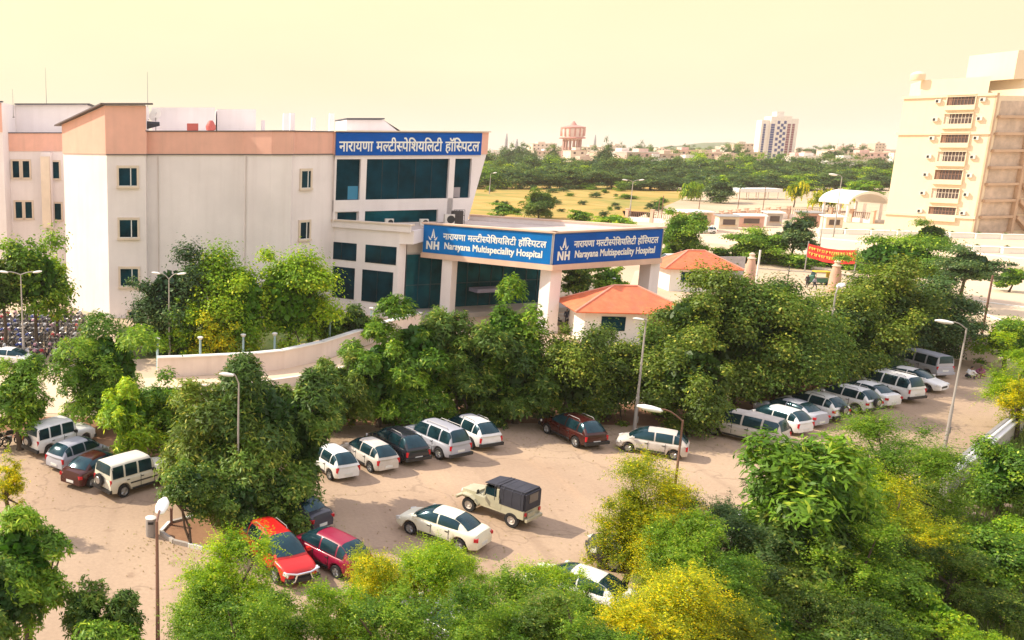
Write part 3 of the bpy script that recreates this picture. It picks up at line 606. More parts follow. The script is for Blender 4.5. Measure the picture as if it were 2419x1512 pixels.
def car_meshes(kind, root, paint):
    K = KINDS[kind]; L, W, Hh, r = K['L'], K['W'], K['H'], K['r']; h = L / 2; wb = K['wb']; xw = (wb / 2, -wb / 2)
    xs = sorted(set([round(-h + L * i / 46, 4) for i in range(47)])); pf = [(a * h, z) for a, z in K['prof']]
    def top(x):
        for (x0, z0), (x1, z1) in zip(pf, pf[1:]):
            if x0 <= x <= x1: return z0 + (z1 - z0) * (x - x0) / (x1 - x0)
        return pf[-1][1] if x > 0 else pf[0][1]
    b = MB(); rings = []; zb0 = .24 if kind not in ('utility', 'tall', 'suv', 'csuv') else .32
    for x in xs:
        u = abs(x) / h; w = W / 2 * (1 - (.17 if not K.get('box') else .07) * u ** 9 - (.05 if x > 0 else .02) * u ** 2); zt = top(x)
        zb = zb0 + (.06 * max(0, u - .85) / .15)
        ar = zb
        for q in xw:
            d = abs(x - q); Ra = r + .075
            if d < Ra: ar = max(ar, r + math.sqrt(Ra * Ra - d * d))
        ar = min(ar, zt - .16); zm = max((zb + zt) / 2, ar + .05)
        half = [(0, max(zb, min(ar, zb + .28))), (w * .72, ar if ar > zb else zb), (w * .955, ar), (w * .985, ar + .035), (w, zm), (w * .99, zt - .16 if zt - .16 > zm else zm + .02), (w * .97, zt - .07), (w * .91, zt - .015), (w * .78, zt + .015), (w * .45, zt + .035), (0, zt + .045)]
        rings.append([(x, y, z) for y, z in half] + [(x, -y, z) for y, z in half[-2:0:-1]])
    n = len(rings[0]); vs = [v for q in rings for v in q]; fs = []
    for i in range(len(rings) - 1):
        for k in range(n): fs.append((i * n + k, i * n + (k + 1) % n, (i + 1) * n + (k + 1) % n, (i + 1) * n + k))
    fs += [tuple(range(n - 1, -1, -1)), tuple((len(rings) - 1) * n + k for k in range(n))]
    b.add(vs, fs)
    # cabin: one curved shell lofted along the car, glass laid on it
    xr, xrt, xft, xf = K['cab']; zb = K['belt'] - .03; wB = W / 2 * .935; wT = W / 2 * (.72 if not K.get('box') else .83); zr = Hh; e1, e2 = (.50, .42) if not K.get('box') else (.34, .30)
    Hc = zr - zb
    def hgt(x):
        if x < xrt: t = max(0, (x - xr) / (xrt - xr)); return Hc * (.04 + .93 * math.sin(t * math.pi / 2) ** (.85 if not K.get('box') else .6))
        if x > xft: t = max(0, (xf - x) / (xf - xft)); return Hc * (.04 + .93 * math.sin(t * math.pi / 2) ** .92)
        t = (x - xrt) / (xft - xrt); return Hc * (.97 + .03 * math.sin(t * math.pi))
    def bow(x, yf):
        s_ = max(0, min(1, (x - xft + .35) / (xf - xft + .35))) * .13 - max(0, min(1, (xrt + .35 - x) / (xrt + .35 - xr))) * .09; return s_ * (1 - yf * yf) * (1 if not K.get('box') else .5)
    def wid(x, z): taper = 1 - .05 * max(0, (x - xft) / (xf - xft)) - .04 * max(0, (xrt - x) / (xrt - xr)); return (wB - (wB - wT) * ((z - zb) / Hc) ** 1.15) * taper
    NX = 30; rings = []
    for i in range(NX + 1):
        x = xr + (xf - xr) * (.5 - .5 * math.cos(math.pi * i / NX)); hh_ = hgt(x); half = []
        for k in range(9):
            f_ = math.pi / 2 * k / 8; z = zb + hh_ * math.sin(f_) ** e1; cy = max(0, math.cos(f_)) ** e2 if k < 8 else 0; y = cy * wid(x, z); half.append((x + bow(x, cy), y, z))
        rings.append(half + [(q[0], -q[1], q[2]) for q in half[-2::-1]])
    n = len(rings[0]); b.add([v for q in rings for v in q], [(i * n + k, i * n + k + 1, (i + 1) * n + k + 1, (i + 1) * n + k) for i in range(NX) for k in range(n - 1)])
    b.build('body', paint, root, True, False, 40)
    # ---- glass
    def grid(name, fn, nu, nv, off, mt=CGLASS):
        G_ = [[Vector(fn(i / nu, j / nv)) for j in range(nv + 1)] for i in range(nu + 1)]; m_ = MB(); vs = [p for r0 in G_ for p in r0]
        nn = (G_[-1][0] - G_[0][0]).cross(G_[0][-1] - G_[0][0]).normalized(); cc_ = Vector(((xr + xf) / 2, 0, .8))
        if nn.dot(G_[nu // 2][nv // 2] - cc_) < 0: nn = -nn
        o_ = [p + nn * off for p in vs]; q_ = [p - nn * .03 for p in vs]; k0 = len(vs); w_ = nv + 1
        m_.add(o_, [(i * w_ + j, (i + 1) * w_ + j, (i + 1) * w_ + j + 1, i * w_ + j + 1) for i in range(nu) for j in range(nv)]); m_.build(name, mt, root, True, False, 60)
    def screen(x0, x1, name, uw):
        def fn(a_, c_):
            x = x0 + (x1 - x0) * a_; u_ = (c_ * 2 - 1) * uw; hh_ = hgt(x); cy = abs(u_); z = zb + hh_ * math.sin(math.acos(min(1, cy ** (1 / e2)))) ** e1; return (x + bow(x, u_), u_ * wid(x, z), z)
        grid(name, fn, 6, 10, .014)
    screen(xf - (xf - xft) * .06, xft + (xf - xft) * .10, 'windshield', .90); screen(xr + (xrt - xr) * .10, xrt - (xrt - xr) * .14, 'rear_window', .86)
    if K.get('box'): cuts = [(.03, .27), (.31, .57), (.61, .90)]
    elif K.get('qg') and L > 4.4: cuts = [(.05, .27), (.30, .57), (.60, .93)]
    elif K.get('qg'): cuts = [(.10, .225), (.25, .54), (.565, .93)]
    else: cuts = [(.17, .52), (.545, .93)]
    for s in (1, -1):
        for c0, c1 in cuts:
            def fn(a_, c_, s=s, c0=c0, c1=c1):
                x = xr + (xf - xr) * (c0 + (c1 - c0) * a_); hh_ = hgt(x); z0_ = zb + .075 + .03 * (1 - abs(2 * (x - xr) / (xf - xr) - 1)) * 0; z1_ = zb + hh_ * .84; z1_ = max(z0_ + .01, z1_); z = z0_ + (z1_ - z0_) * c_
                cz = min(1, (z - zb) / hh_); f_ = math.asin(cz ** (1 / e1)); cy = math.cos(f_) ** e2; return (x + bow(x, cy), s * cy * wid(x, z), z)
            grid('side_window', fn, 7, 4, .010)
    for s in (1, -1):                       # door gaps
        for xd in ((xf - .15), (xf - 1.05), (xf - 1.95)):
            if xd > -h + .55 and abs(abs(xd) - wb / 2) > .25:
                m_ = MB(); u_ = abs(xd) / h; w_ = W / 2 * (1 - (.17 if not K.get('box') else .07) * u_ ** 9 - (.05 if xd > 0 else .02) * u_ ** 2); m_.box((xd, s * (w_ + .001), (K['belt'] + .38) / 2 + .02), (.025, .012, K['belt'] - .46)); m_.build('door_gap', BLACK, root, False, False)
    # ---- wheels
    for x in xw:
        for s in (1, -1):
            t = MB(); yy = W / 2 * .985 - .09
            t.lathe([(r * .60, -.09), (r * .93, -.10), (r, -.06), (r, .06), (r * .93, .10), (r * .62, .09), (r * .60, .02), (r * .60, -.02)], (0, 0, 0), 22, 'Y', cap=False)
            wo = t.build('wheel', RUBBER, root, True, False); wo.location = (x, s * yy, r)
            m_ = MB(); m_.lathe([(.02, .05 * s), (r * .2, .06 * s), (r * .3, .03 * s), (r * .56, .045 * s), (r * .62, .085 * s), (r * .64, .085 * s), (r * .62, -.02 * s)], (0, 0, 0), 20, 'Y', cap=False)
            for k in range(5):
                a = k * 2 * math.pi / 5; m_.tube([(r * .15 * math.cos(a), .065 * s * -1 * -1, r * .15 * math.sin(a)), (r * .6 * math.cos(a), .075 * s, r * .6 * math.sin(a))], .028, 5)
            m_.build('rim', RIM, wo, False, False)
    # ---- lamps, plates, bumpers, mirrors
    zt = K['prof'][0][1]; zf = K['prof'][-1][1]
    for s in (1, -1):
        m_ = MB()
        if kind in ('mpv', 'utility', 'van', 'tall', 'suv') : m_.box((-h + .05, s * W * .415, zt - .02), (.09, .13, .28), rz=s * .25)
        elif kind == 'hatch': m_.box((-h + .06, s * W * .405, zt + .04), (.10, .15, .27), rz=s * .3)
        else: m_.box((-h + .10, s * W * .375, zt + .05), (.20, .26, .15), rz=s * .45)
        m_.build('tail_light', REDL, root, False, False)
        m_ = MB()
        if kind == 'utility': m_.box((h - .03, s * W * .36, zf - .02), (.08, .24, .2))
        else: m_.box((h - .17, s * W * .365, zf + .07), (.26, .30, .14), rz=-s * .5, ry=.25)
        m_.build('headlight', LENS, root, False, False)
        m_ = MB(); m_.box((xf - .25, s * (W / 2 + .07), K['belt'] + .07), (.14, .20, .15)); m_.build('mirror', paint if kind not in ('utility', 'mpv', 'van') else BLACK, root, False, False)
        for xd in ((xf - .95), (xf - 1.85)):
            if xd > -h + .9: m_ = MB(); m_.box((xd, s * (W / 2 * .985 + .012), K['belt'] - .14), (.17, .03, .035)); m_.build('door_handle', BLACK, root, False, False)
    m_ = MB(); m_.box((-h - .01, 0, zt - .24), (.03, .5, .14)); m_.build('number_plate', PLATE, root, False, False)
    m_ = MB(); m_.box((h + .005, 0, zf - .20), (.04, .5, .12)); m_.build('number_plate', PLATE, root, False, False)
    m_ = MB(); m_.box((h - .02, 0, zf - .06), (.08, W * .46, .14)); m_.build('grille', BLACK, root, False, False)
    if K.get('clad') or kind in ('mpv', 'van'):
        m_ = MB(); m_.box((-h - .02, 0, .47), (.16, W * .95, .18)); m_.build('bumper', BLACK if kind not in ('mpv', 'van') else paint, root, False, False)
        m_ = MB(); m_.box((h - .02, 0, .45), (.20, W * .9, .18)); m_.build('bumper', BLACK if kind not in ('mpv', 'van') else paint, root, False, False)
    for s in (1, -1):
        m_ = MB(); m_.box((0, s * (W / 2 * .985), .33 if zb0 < .3 else .38), (wb - 2 * r - .3, .04, .12)); m_.build('side_sill', BLACK, root, False, False)
        if kind in ('utility', 'mpv', 'tall'):
            m_ = MB(); m_.box((-.05, s * (W / 2 + .004), .72), (wb - 2 * r - .2, .03, .07)); m_.build('side_moulding', BLACK if kind == 'utility' else paint, root, False, False)
    if K.get('rails'):
        for s in (1, -1):
            m_ = MB(); m_.tube([(xrt + .15, s * wT * .80, zr - .07), (xrt + .25, s * wT * .80, zr + .03), (xft - .3, s * wT * .80, zr + .03), (xft - .2, s * wT * .80, zr - .07)], .02, 6); m_.build('roof_rail', METAL, root, False, False)
    if K.get('spare'):
        m_ = MB(); m_.lathe([(.05, .11), (r * .8, .11), (r * .95, .07), (r * .95, -.08), (r * .6, -.1), (.05, -.1)], (-h - .14, 0.08, .95), 20, 'X', cap=False); so_ = m_.build('spare_wheel', RUBBER if kind == 'utility' else BLACK, root, True, False)
        m_ = MB(); m_.lathe([(.02, -.115), (r * .5, -.12), (r * .55, -.10)], (-h - .14, 0.08, .95), 16, 'X', cap=False); m_.build('rim', RIM, so_, False, False)
CARPROTO = {}
def place_car(kind, paint, mx, my, ang, label, cat='car', group=None, name=None, z=0.012):
    key = (kind, paint); nm = name or {'hatch': 'hatchback_car', 'sedan': 'sedan_car', 'suv': 'suv_car', 'csuv': 'compact_suv', 'mpv': 'minivan', 'utility': 'utility_jeep', 'tall': 'tall_suv', 'van': 'van'}[kind]
    if key not in CARPROTO:
        o = thing(nm, (0, 0, 0), label, cat); car_meshes(kind, o, PAINTS[paint]); CARPROTO[key] = o
    else: o = copy_tree(CARPROTO[key]); o['label'] = label; o['category'] = cat; o.name = nm
    o.location = (mx, my, z); o.rotation_euler = (0, 0, ang)
    if group: o['group'] = group
    elif 'group' in o: del o['group']
    return o
def car_by_wheels(kind, paint, f, r_, side, label, cat='car', group=None, ang=None, anchor='m'):
    """f, r_: where the near-side front and rear wheels meet the ground; side +1 = its left side faces the camera"""
    a, c = G(*f), G(*r_); d = (a - c).normalized() if ang is None else Vector((math.cos(ang), math.sin(ang), 0))
    lf = Vector((-d.y, d.x, 0)); K = KINDS[kind]; m_ = (a + c) / 2
    if anchor == 'r': m_ = c + d * K['wb'] / 2
    m_ = m_ - lf * side * (K['W'] / 2 - .1)
    return place_car(kind, paint, m_.x, m_.y, math.atan2(d.y, d.x), label, cat, group)
g1 = 'cars parked nose-in under the trees at the left'; g2 = 'cars parked in the middle row'; g3 = 'white cars parked in the right row'
car_by_wheels('utility', 'white', (228, 1044), (117, 1078), -1, 'white utility jeep with red seats showing, leftmost of the left row', 'jeep', g1, anchor='r')
car_by_wheels('hatch', 'silver', (255, 1083), (170, 1115), -1, 'silver hatchback between the two white utility jeeps', 'car', g1, anchor='r')
car_by_wheels('sedan', 'maroon', (300, 1112), (215, 1152), -1, 'dark sedan squeezed right beside the long white utility jeep, only its tail showing', 'car', g1, anchor='r')
car_by_wheels('utility', 'offwhite', (395, 1143), (292, 1175), -1, 'long off-white utility jeep with black spare wheel, rightmost of the left row', 'jeep', g1, anchor='r')
car_by_wheels('hatch', 'white', (732, 1102), (780, 1134), 1, 'small white hatchback leftmost in the middle row, half behind the dark trees', 'car', g2, anchor='r')
car_by_wheels('hatch', 'dirtywhite', (812, 1080), (875, 1116), 1, 'white rounded hatchback second from left in the middle row, beside the black car', 'car', g2, anchor='r')
car_by_wheels('suv', 'black', (878, 1060), (940, 1095), 1, 'black car in the middle row between white hatchback and grey SUV', 'car', g2, anchor='r')
car_by_wheels('tall', 'silver', (958, 1050), (1037, 1086), 1, 'large grey SUV with roof rails in the middle row', 'car', g2, anchor='r')
car_by_wheels('suv', 'white', (1052, 1031), (1112, 1061), 1, 'white SUV at the right end of the middle row', 'car', g2, anchor='r')
car_by_wheels('suv', 'maroon', (1290, 1024), (1359, 1057), 1, 'dark maroon SUV alone in the shade under the trees', 'car', anchor='r')
car_by_wheels('hatch', 'dirtywhite', (1492, 1069), (1580, 1086), 1, 'old dusty white hatchback by the tall slim street lamp', 'car', ang=R(147))
car_by_wheels('mpv', 'dirtywhite', (1692, 1030), (1800, 1057), 1, 'dusty white minivan with tall red tail lamps, nearest of the right row', 'minivan', g3, anchor='r')
A15 = R(106)
car_by_wheels('hatch', 'white', (1800, 1000), (1858, 1027), 1, 'white hatchback whose rounded tail shows just beyond the minivan', 'car', g3, ang=R(112), anchor='r')
car_by_wheels('sedan', 'silver', (1830, 985), (1891, 1008), 1, 'silver-white sedan second beyond the minivan in the right row', 'car', g3, ang=R(112), anchor='r')
car_by_wheels('csuv', 'white', (1867, 972), (1940, 996), 1, 'white compact SUV with spare wheel on its tail, nearer of the two such', 'car', g3, ang=R(110), anchor='r')
car_by_wheels('csuv', 'white', (1950, 958), (2019, 977), 1, 'white compact SUV with spare wheel on its tail, farther of the two such', 'car', g3, ang=R(110), anchor='r')
car_by_wheels('sedan', 'white', (2000, 940), (2063, 961), 1, 'white sedan with red tail lamps just before the tall white SUV', 'car', g3, ang=R(108), anchor='r')
car_by_wheels('tall', 'white', (2050, 925), (2113, 948), 1, 'tall white SUV near the far end of the right row', 'car', g3, ang=R(106), anchor='r')
p = G(2150, 914); place_car('sedan', 'white', p.x, p.y, R(-62), 'white car with headlamps towards the camera at the far end of the right row', 'car', g3)
p = G(2206, 890); place_car('van', 'silver', p.x, p.y + 1.2, R(95), 'pale boxy van last in the right row, rear glass towards the camera', 'van', g3)
car_by_wheels('sedan', 'ivory', (974, 1264), (1078, 1301), 1, 'ivory white sedan standing in the open lot beside the soft-top jeep', 'car', anchor='m')
car_by_wheels('hatch', 'darkred', (700, 1315), (795, 1366), 1, 'dark red hatchback seen from behind beside the bright red car', 'car', anchor='r')
car_by_wheels('suv', 'red', (648, 1374), (588, 1318), -1, 'bright red car facing the camera with chrome framed grille', 'car', anchor='m')
p = G(690, 1226); place_car('sedan', 'charcoal', p.x, p.y, R(128), 'dark grey sedan with white number plate, its tail out of the tree shade', 'car')
p = G(30, 862); place_car('sedan', 'white', p.x, p.y, R(-18), 'white car beside the packed motorcycles at the left edge', 'car')
car_by_wheels('tall', 'dirtywhite', (1346, 772), (1408, 768), 1, 'dusty white SUV parked behind the corner column of the canopy', 'car', ang=R(176))
p = G(1585, 628); place_car('van', 'white', p.x, p.y, R(170), 'white van with round windows left behind the far red roof', 'van')
p = G(1562, 668); place_car('van', 'white', p.x, p.y, R(150), 'white van in front of the other, beside the right canopy column', 'van')
# three cars half hidden by the near tree tops
p = G(1368, 1422); place_car('sedan', 'white', p.x, p.y, R(133), 'white car under the nearest tree tops, roof and boot showing', 'car')
p = G(1522, 1342); place_car('tall', 'charcoal', p.x, p.y, R(160), 'dark car with white stripes hidden under the yellow flowering tree', 'car')
p = G(1738, 1285); place_car('hatch', 'white', p.x, p.y, R(150), 'white car roof showing between the yellow tree and the broad-leaved tree', 'car')
p = G(1040, 1500); place_car('hatch', 'grey', p.x, p.y, R(120), 'grey car under the feathery tree at the bottom centre', 'car')
# chrome nose of the bright red car
for o in C.objects:
    if o.name.startswith('suv_car') and 'bright red' in o.get('label', ''):
        K = KINDS['suv']; h = K['L'] / 2
        m_ = MB(); m_.tube([(h + .03, .62, .36), (h + .05, .42, .42), (h + .05, .30, .70), (h + .05, -.30, .70), (h + .05, -.42, .42), (h + .03, -.62, .36)], .045, 6); m_.tube([(h + .06, .3, .70), (h + .0, .78, .80)], .04, 6); m_.tube([(h + .06, -.3, .70), (h + .0, -.78, .80)], .04, 6)
        m_.build('chrome_trim', mat('chrome', (.8, .8, .82), .15, .9, var=.02), o, False, False)
# ---- open jeep with black canvas top
a, c = G(1113, 1209), G(1207, 1244); d = (a - c).normalized(); lf = Vector((-d.y, d.x, 0)); m_ = (a + c) / 2 - lf * .62
J = thing('soft_top_jeep', (m_.x, m_.y, .012), 'old cream jeep with black canvas top standing alone in the open lot', 'jeep', rz=math.atan2(d.y, d.x))
PJ = PAINTS['cream']; cv = mat('canvas_black', (.035, .035, .05), .75, var=.25, vscale=2)
b = MB(); b.box((-.75, 0, .78), (2.0, 1.5, .42)); b.box((-.1, 0, .55), (3.5, .8, .18)); b.prism([(.25, -.72), (.9, -.70), (.9, .70), (.25, .72)], .55, 1.0)
b.prism([(.9, -.62), (1.75, -.48), (1.75, .48), (.9, .62)], .6, 1.05, [1.12, 1.02, 1.02, 1.12]); b.build('body', PJ, J, world=False)
for s in (1, -1):
    b = MB(); b.tube([(.62, s * .72, .62), (.85, s * .72, .80), (1.2, s * .72, .88), (1.6, s * .72, .84), (1.82, s * .72, .62)], .03, 5)
    vs = []; pr = [(.62, .6), (.82, .80), (1.1, .9), (1.5, .9), (1.78, .72), (1.85, .6)]
    for x, z in pr: vs += [(x, s * .46, z + .02), (x, s * .88, z), (x, s * .88, z - .05), (x, s * .46, z - .03)]
    fs = []
    for i in range(len(pr) - 1):
        for k in range(4): fs.append((i * 4 + k, i * 4 + (k + 1) % 4, (i + 1) * 4 + (k + 1) % 4, (i + 1) * 4 + k))
    b.add(vs, fs); b.build('fender', PJ, J, world=False)
    b = MB(); b.lathe([(.12, 0), (.13, .06), (.06, .08)], (1.78, s * .33, .84), 14, 'X'); b.build('headlight', LENS, J, world=False)
    b = MB(); b.box((-.15, s * .735, .98), (.85, .05, .55)); b.build('door', PJ, J, world=False)
    b = MB(); b.box((.02, s * .73, 1.45), (.6, .02, .38)); b.build('side_window', CGLASS, J, world=False)
    b = MB(); b.box((-.37, s * .745, 1.45), (.12, .05, .5)); b.box((.34, s * .72, 1.42), (.05, .04, .55), ry=-.2); b.build('window_post', PJ, J, world=False)
    b = MB(); b.box((-1.79, s * .62, .83), (.05, .14, .16)); b.build('tail_light', REDL, J, world=False)
    b = MB(); b.tube([(.5, s * .75, 1.15), (.55, s * .95, 1.3)], .015, 5); b.box((.56, s * 1.0, 1.34), (.04, .14, .2)); b.build('mirror', BLACK, J, world=False)
b = MB(); b.box((.38, 0, 1.40), (.05, 1.36, .62), ry=-.22); b.build('windshield', CGLASS, J, world=False)
bm = bmesh.new(); bmesh.ops.create_cube(bm, size=1); 
for v in bm.verts: v.co = Vector((-1.08 + v.co.x * 1.42, v.co.y * 1.52, 1.45 + v.co.z * .92))
bmesh.ops.bevel(bm, geom=[e for e in bm.edges if min(e.verts[0].co.z, e.verts[1].co.z) > 1.5 or abs(e.verts[0].co.z - e.verts[1].co.z) > .5], offset=.09, segments=2, affect='EDGES'); bm.verts.index_update()
b = MB(); b.add([tuple(v.co) for v in bm.verts], [tuple(v.index for v in f.verts) for f in bm.faces]); bm.free()
b.prism([(-.4, -.70), (.42, -.66), (.42, .66), (-.4, .70)], 1.78, 1.86, [1.905, 1.80, 1.80, 1.905]); b.build('canvas_top', cv, J, True, False)
for x in (-1.55, -1.1, -.65, -.2):
    b = MB(); b.tube([(x, -.765, 1.1), (x, -.765, 1.82), (x, -.65, 1.915), (x, .65, 1.915), (x, .765, 1.82), (x, .765, 1.1)], .012, 5); b.build('canvas_seam', mat('seam', (.08, .08, .1), .8), J, world=False)
b = MB(); b.box((-1.795, 0, 1.55), (.02, .75, .42)); b.build('rear_window', mat('old_plastic_window', (.10, .09, .09), .3), J, world=False)
b = MB(); b.box((-1.86, 0, .55), (.12, 1.4, .14)); b.box((1.95, 0, .56), (.1, 1.4, .14)); b.box((-1.83, .2, .72), (.04, .6, .3)); b.build('bumper', PJ, J, world=False)
for x in (1.2, -1.15):
    for s in (1, -1):
        t = MB(); r = .37; t.lathe([(r * .55, -.09), (r * .94, -.10), (r, -.06), (r, .06), (r * .94, .10), (r * .55, .09)], (0, 0, 0), 22, 'Y', cap=False); wo = t.build('wheel', RUBBER, J, True, False); wo.location = (x, s * .68, r)
        t = MB(); t.lathe([(.02, .03 * s), (r * .22, .07 * s), (r * .26, .02 * s), (r * .5, .03 * s), (r * .57, .08 * s), (r * .56, -.02 * s)], (0, 0, 0), 18, 'Y', cap=False); t.build('rim', mat('rim_cream', (.62, .55, .48), .5), wo, False, False)

# ================================================================ MOTORCYCLES
MBIKE = {}
def motorcycle(x, y, ang, col, label, group, lean=0.12, z=0.0):
    if col not in MBIKE:
        pc = mat('bike_' + col, {'black': (.02, .02, .025), 'red': (.45, .02, .03), 'blue': (.03, .06, .28), 'silver': (.5, .5, .52), 'pink': (.6, .3, .35)}[col], .3)
        o = thing('motorcycle', (0, 0, 0), label, 'motorcycle', group); chrome = mat('bike_metal', (.5, .48, .46), .3, .8)
        for xx in (.63, -.62):
            t = MB(); t.lathe([(.23, -.045), (.29, -.05), (.30, 0), (.29, .05), (.23, .045)], (0, 0, 0), 16, 'Y', cap=False)
            for k in range(6): a = k * math.pi / 3; t.tube([(0, 0, 0), (.25 * math.cos(a), 0, .25 * math.sin(a))], .012, 4)
            w_ = t.build('wheel', RUBBER, o, True, False); w_.location = (xx, 0, .3)
        t = MB(); t.tube([(.63, .07, .3), (.42, .07, .82), (.36, .05, .98)], .025, 6); t.tube([(.63, -.07, .3), (.42, -.07, .82), (.36, -.05, .98)], .025, 6); t.build('fork', chrome, o, True, False)
        t = MB(); t.tube([(.36, .36, 1.02), (.33, .15, 1.0), (.34, 0, .96), (.33, -.15, 1.0), (.36, -.36, 1.02)], .018, 6); t.box((.33, .34, 1.12), (.03, .12, .09)); t.box((.33, -.34, 1.12), (.03, .12, .09)); t.build('handlebar', chrome, o, False, False)
        t = MB(); t.tube([(.38, 0, .78), (.2, 0, .86), (-.05, 0, .84), (-.18, 0, .74)], [.09, .15, .15, .07], 10); t.build('fuel_tank', pc, o, True, False)
        t = MB(); t.tube([(-.1, 0, .78), (-.35, 0, .79), (-.7, 0, .84)], [.08, .12, .08], 8); t.build('seat', BLACK, o, True, False)
        t = MB(); t.box((.02, 0, .42), (.36, .22, .34)); t.tube([(0, -.14, .3), (-.5, -.16, .28), (-.85, -.16, .36)], .04, 6); t.tube([(.35, 0, .75), (.1, 0, .5), (-.3, 0, .6), (-.62, 0, .3)], .03, 6); t.build('engine', METAL, o, False, False)
        t = MB(); t.lathe([(.02, .1), (.09, .1), (.1, .02), (.03, -.06)], (.42, 0, .9), 12, 'X'); t.build('headlight', LENS, o, False, False)
        t = MB(); t.tube([(-.62, 0, .66), (-.85, 0, .72)], [.08, .05], 6); t.tube([(.35, 0, .58), (.63, 0, .66), (.88, 0, .5)], [.03, .06, .03], 6); t.build('mudguard', pc, o, False, False)
        MBIKE[col] = o
    else: o = copy_tree(MBIKE[col]); o['label'] = label; o['group'] = group
    o.location = (x, y, z); o.rotation_euler = (lean, 0, ang); return o
rnd = random.Random(5)
gb = 'motorcycles packed beside the far left wing'
c0, c1 = G(10, 838), G(185, 838)
for r_ in range(9):
    for i in range(20):
        x = -21.5 + i * .74 + rnd.uniform(-.15, .15) + r_ * .12; y = 71.5 + r_ * 2.15 + rnd.uniform(-.2, .2)
        if x > -10.0 - (y - 71) * .06: continue
        motorcycle(x, y, R(80) + rnd.uniform(-.25, .25), rnd.choice(['black', 'black', 'red', 'blue', 'silver', 'pink', 'black']), 'motorcycle in the dense parking beside the far left hospital wing', gb, rnd.choice([-.12, .14]))
for k, (xx, yy, aa, lab) in enumerate(((20, 1052, 30, 'dark motorcycle at the left edge under the tree, nearest the white jeep'), (-8, 1060, 35, 'dark motorcycle cut by the left edge of the photo'), (1178, 985, 160, 'dark motorcycle in the deep shade behind the middle row, nearer one'), (1215, 978, 150, 'dark motorcycle in the deep shade behind the middle row, farther one'))):
    p = G(xx, yy); motorcycle(p.x, p.y, R(aa), 'black', lab, 'motorcycles standing apart under the trees')

# ================================================================ AUTO-RICKSHAW
p = G(1930, 672); o = thing('auto_rickshaw', (p.x, p.y, .02), 'yellow topped auto-rickshaw on the road beyond the trees', 'auto-rickshaw', rz=R(168))
t = MB(); t.prism([(-1.2, -.65), (.3, -.65), (1.25, -.2), (1.25, .2), (.3, .65), (-1.2, .65)], .3, .85); t.prism([(.6, -.5), (1.2, -.18), (1.2, .18), (.6, .5)], .85, 1.0, [1.25, 1.0, 1.0, 1.25]); t.build('body', mat('rickshaw_green', (.05, .16, .10), .5), o, True, False)
t = MB(); t.prism([(-1.25, -.66), (.55, -.62), (.55, .62), (-1.25, .66)], 1.65, 1.78); t.box((-1.2, 0, 1.3), (.06, 1.3, .8)); t.build('canopy', mat('rickshaw_yellow', (.75, .50, .03), .6), o, False, False)
t = MB(); t.box((.62, 0, 1.3), (.05, 1.1, .7), ry=-.2); t.build('windshield', CGLASS, o, False, False)
for xx, yy in ((1.0, 0), (-.75, .6), (-.75, -.6)):
    t = MB(); t.lathe([(.1, -.05), (.23, -.05), (.24, .05), (.1, .05)], (0, 0, 0), 14, 'Y'); w_ = t.build('wheel', RUBBER, o, True, False); w_.location = (xx, yy, .24)
for s in (1, -1): t = MB(); t.tube([(.5, s * .6, .85), (.5, s * .6, 1.66)], .025, 5); t.build('roof_post', BLACK, o, False, False)

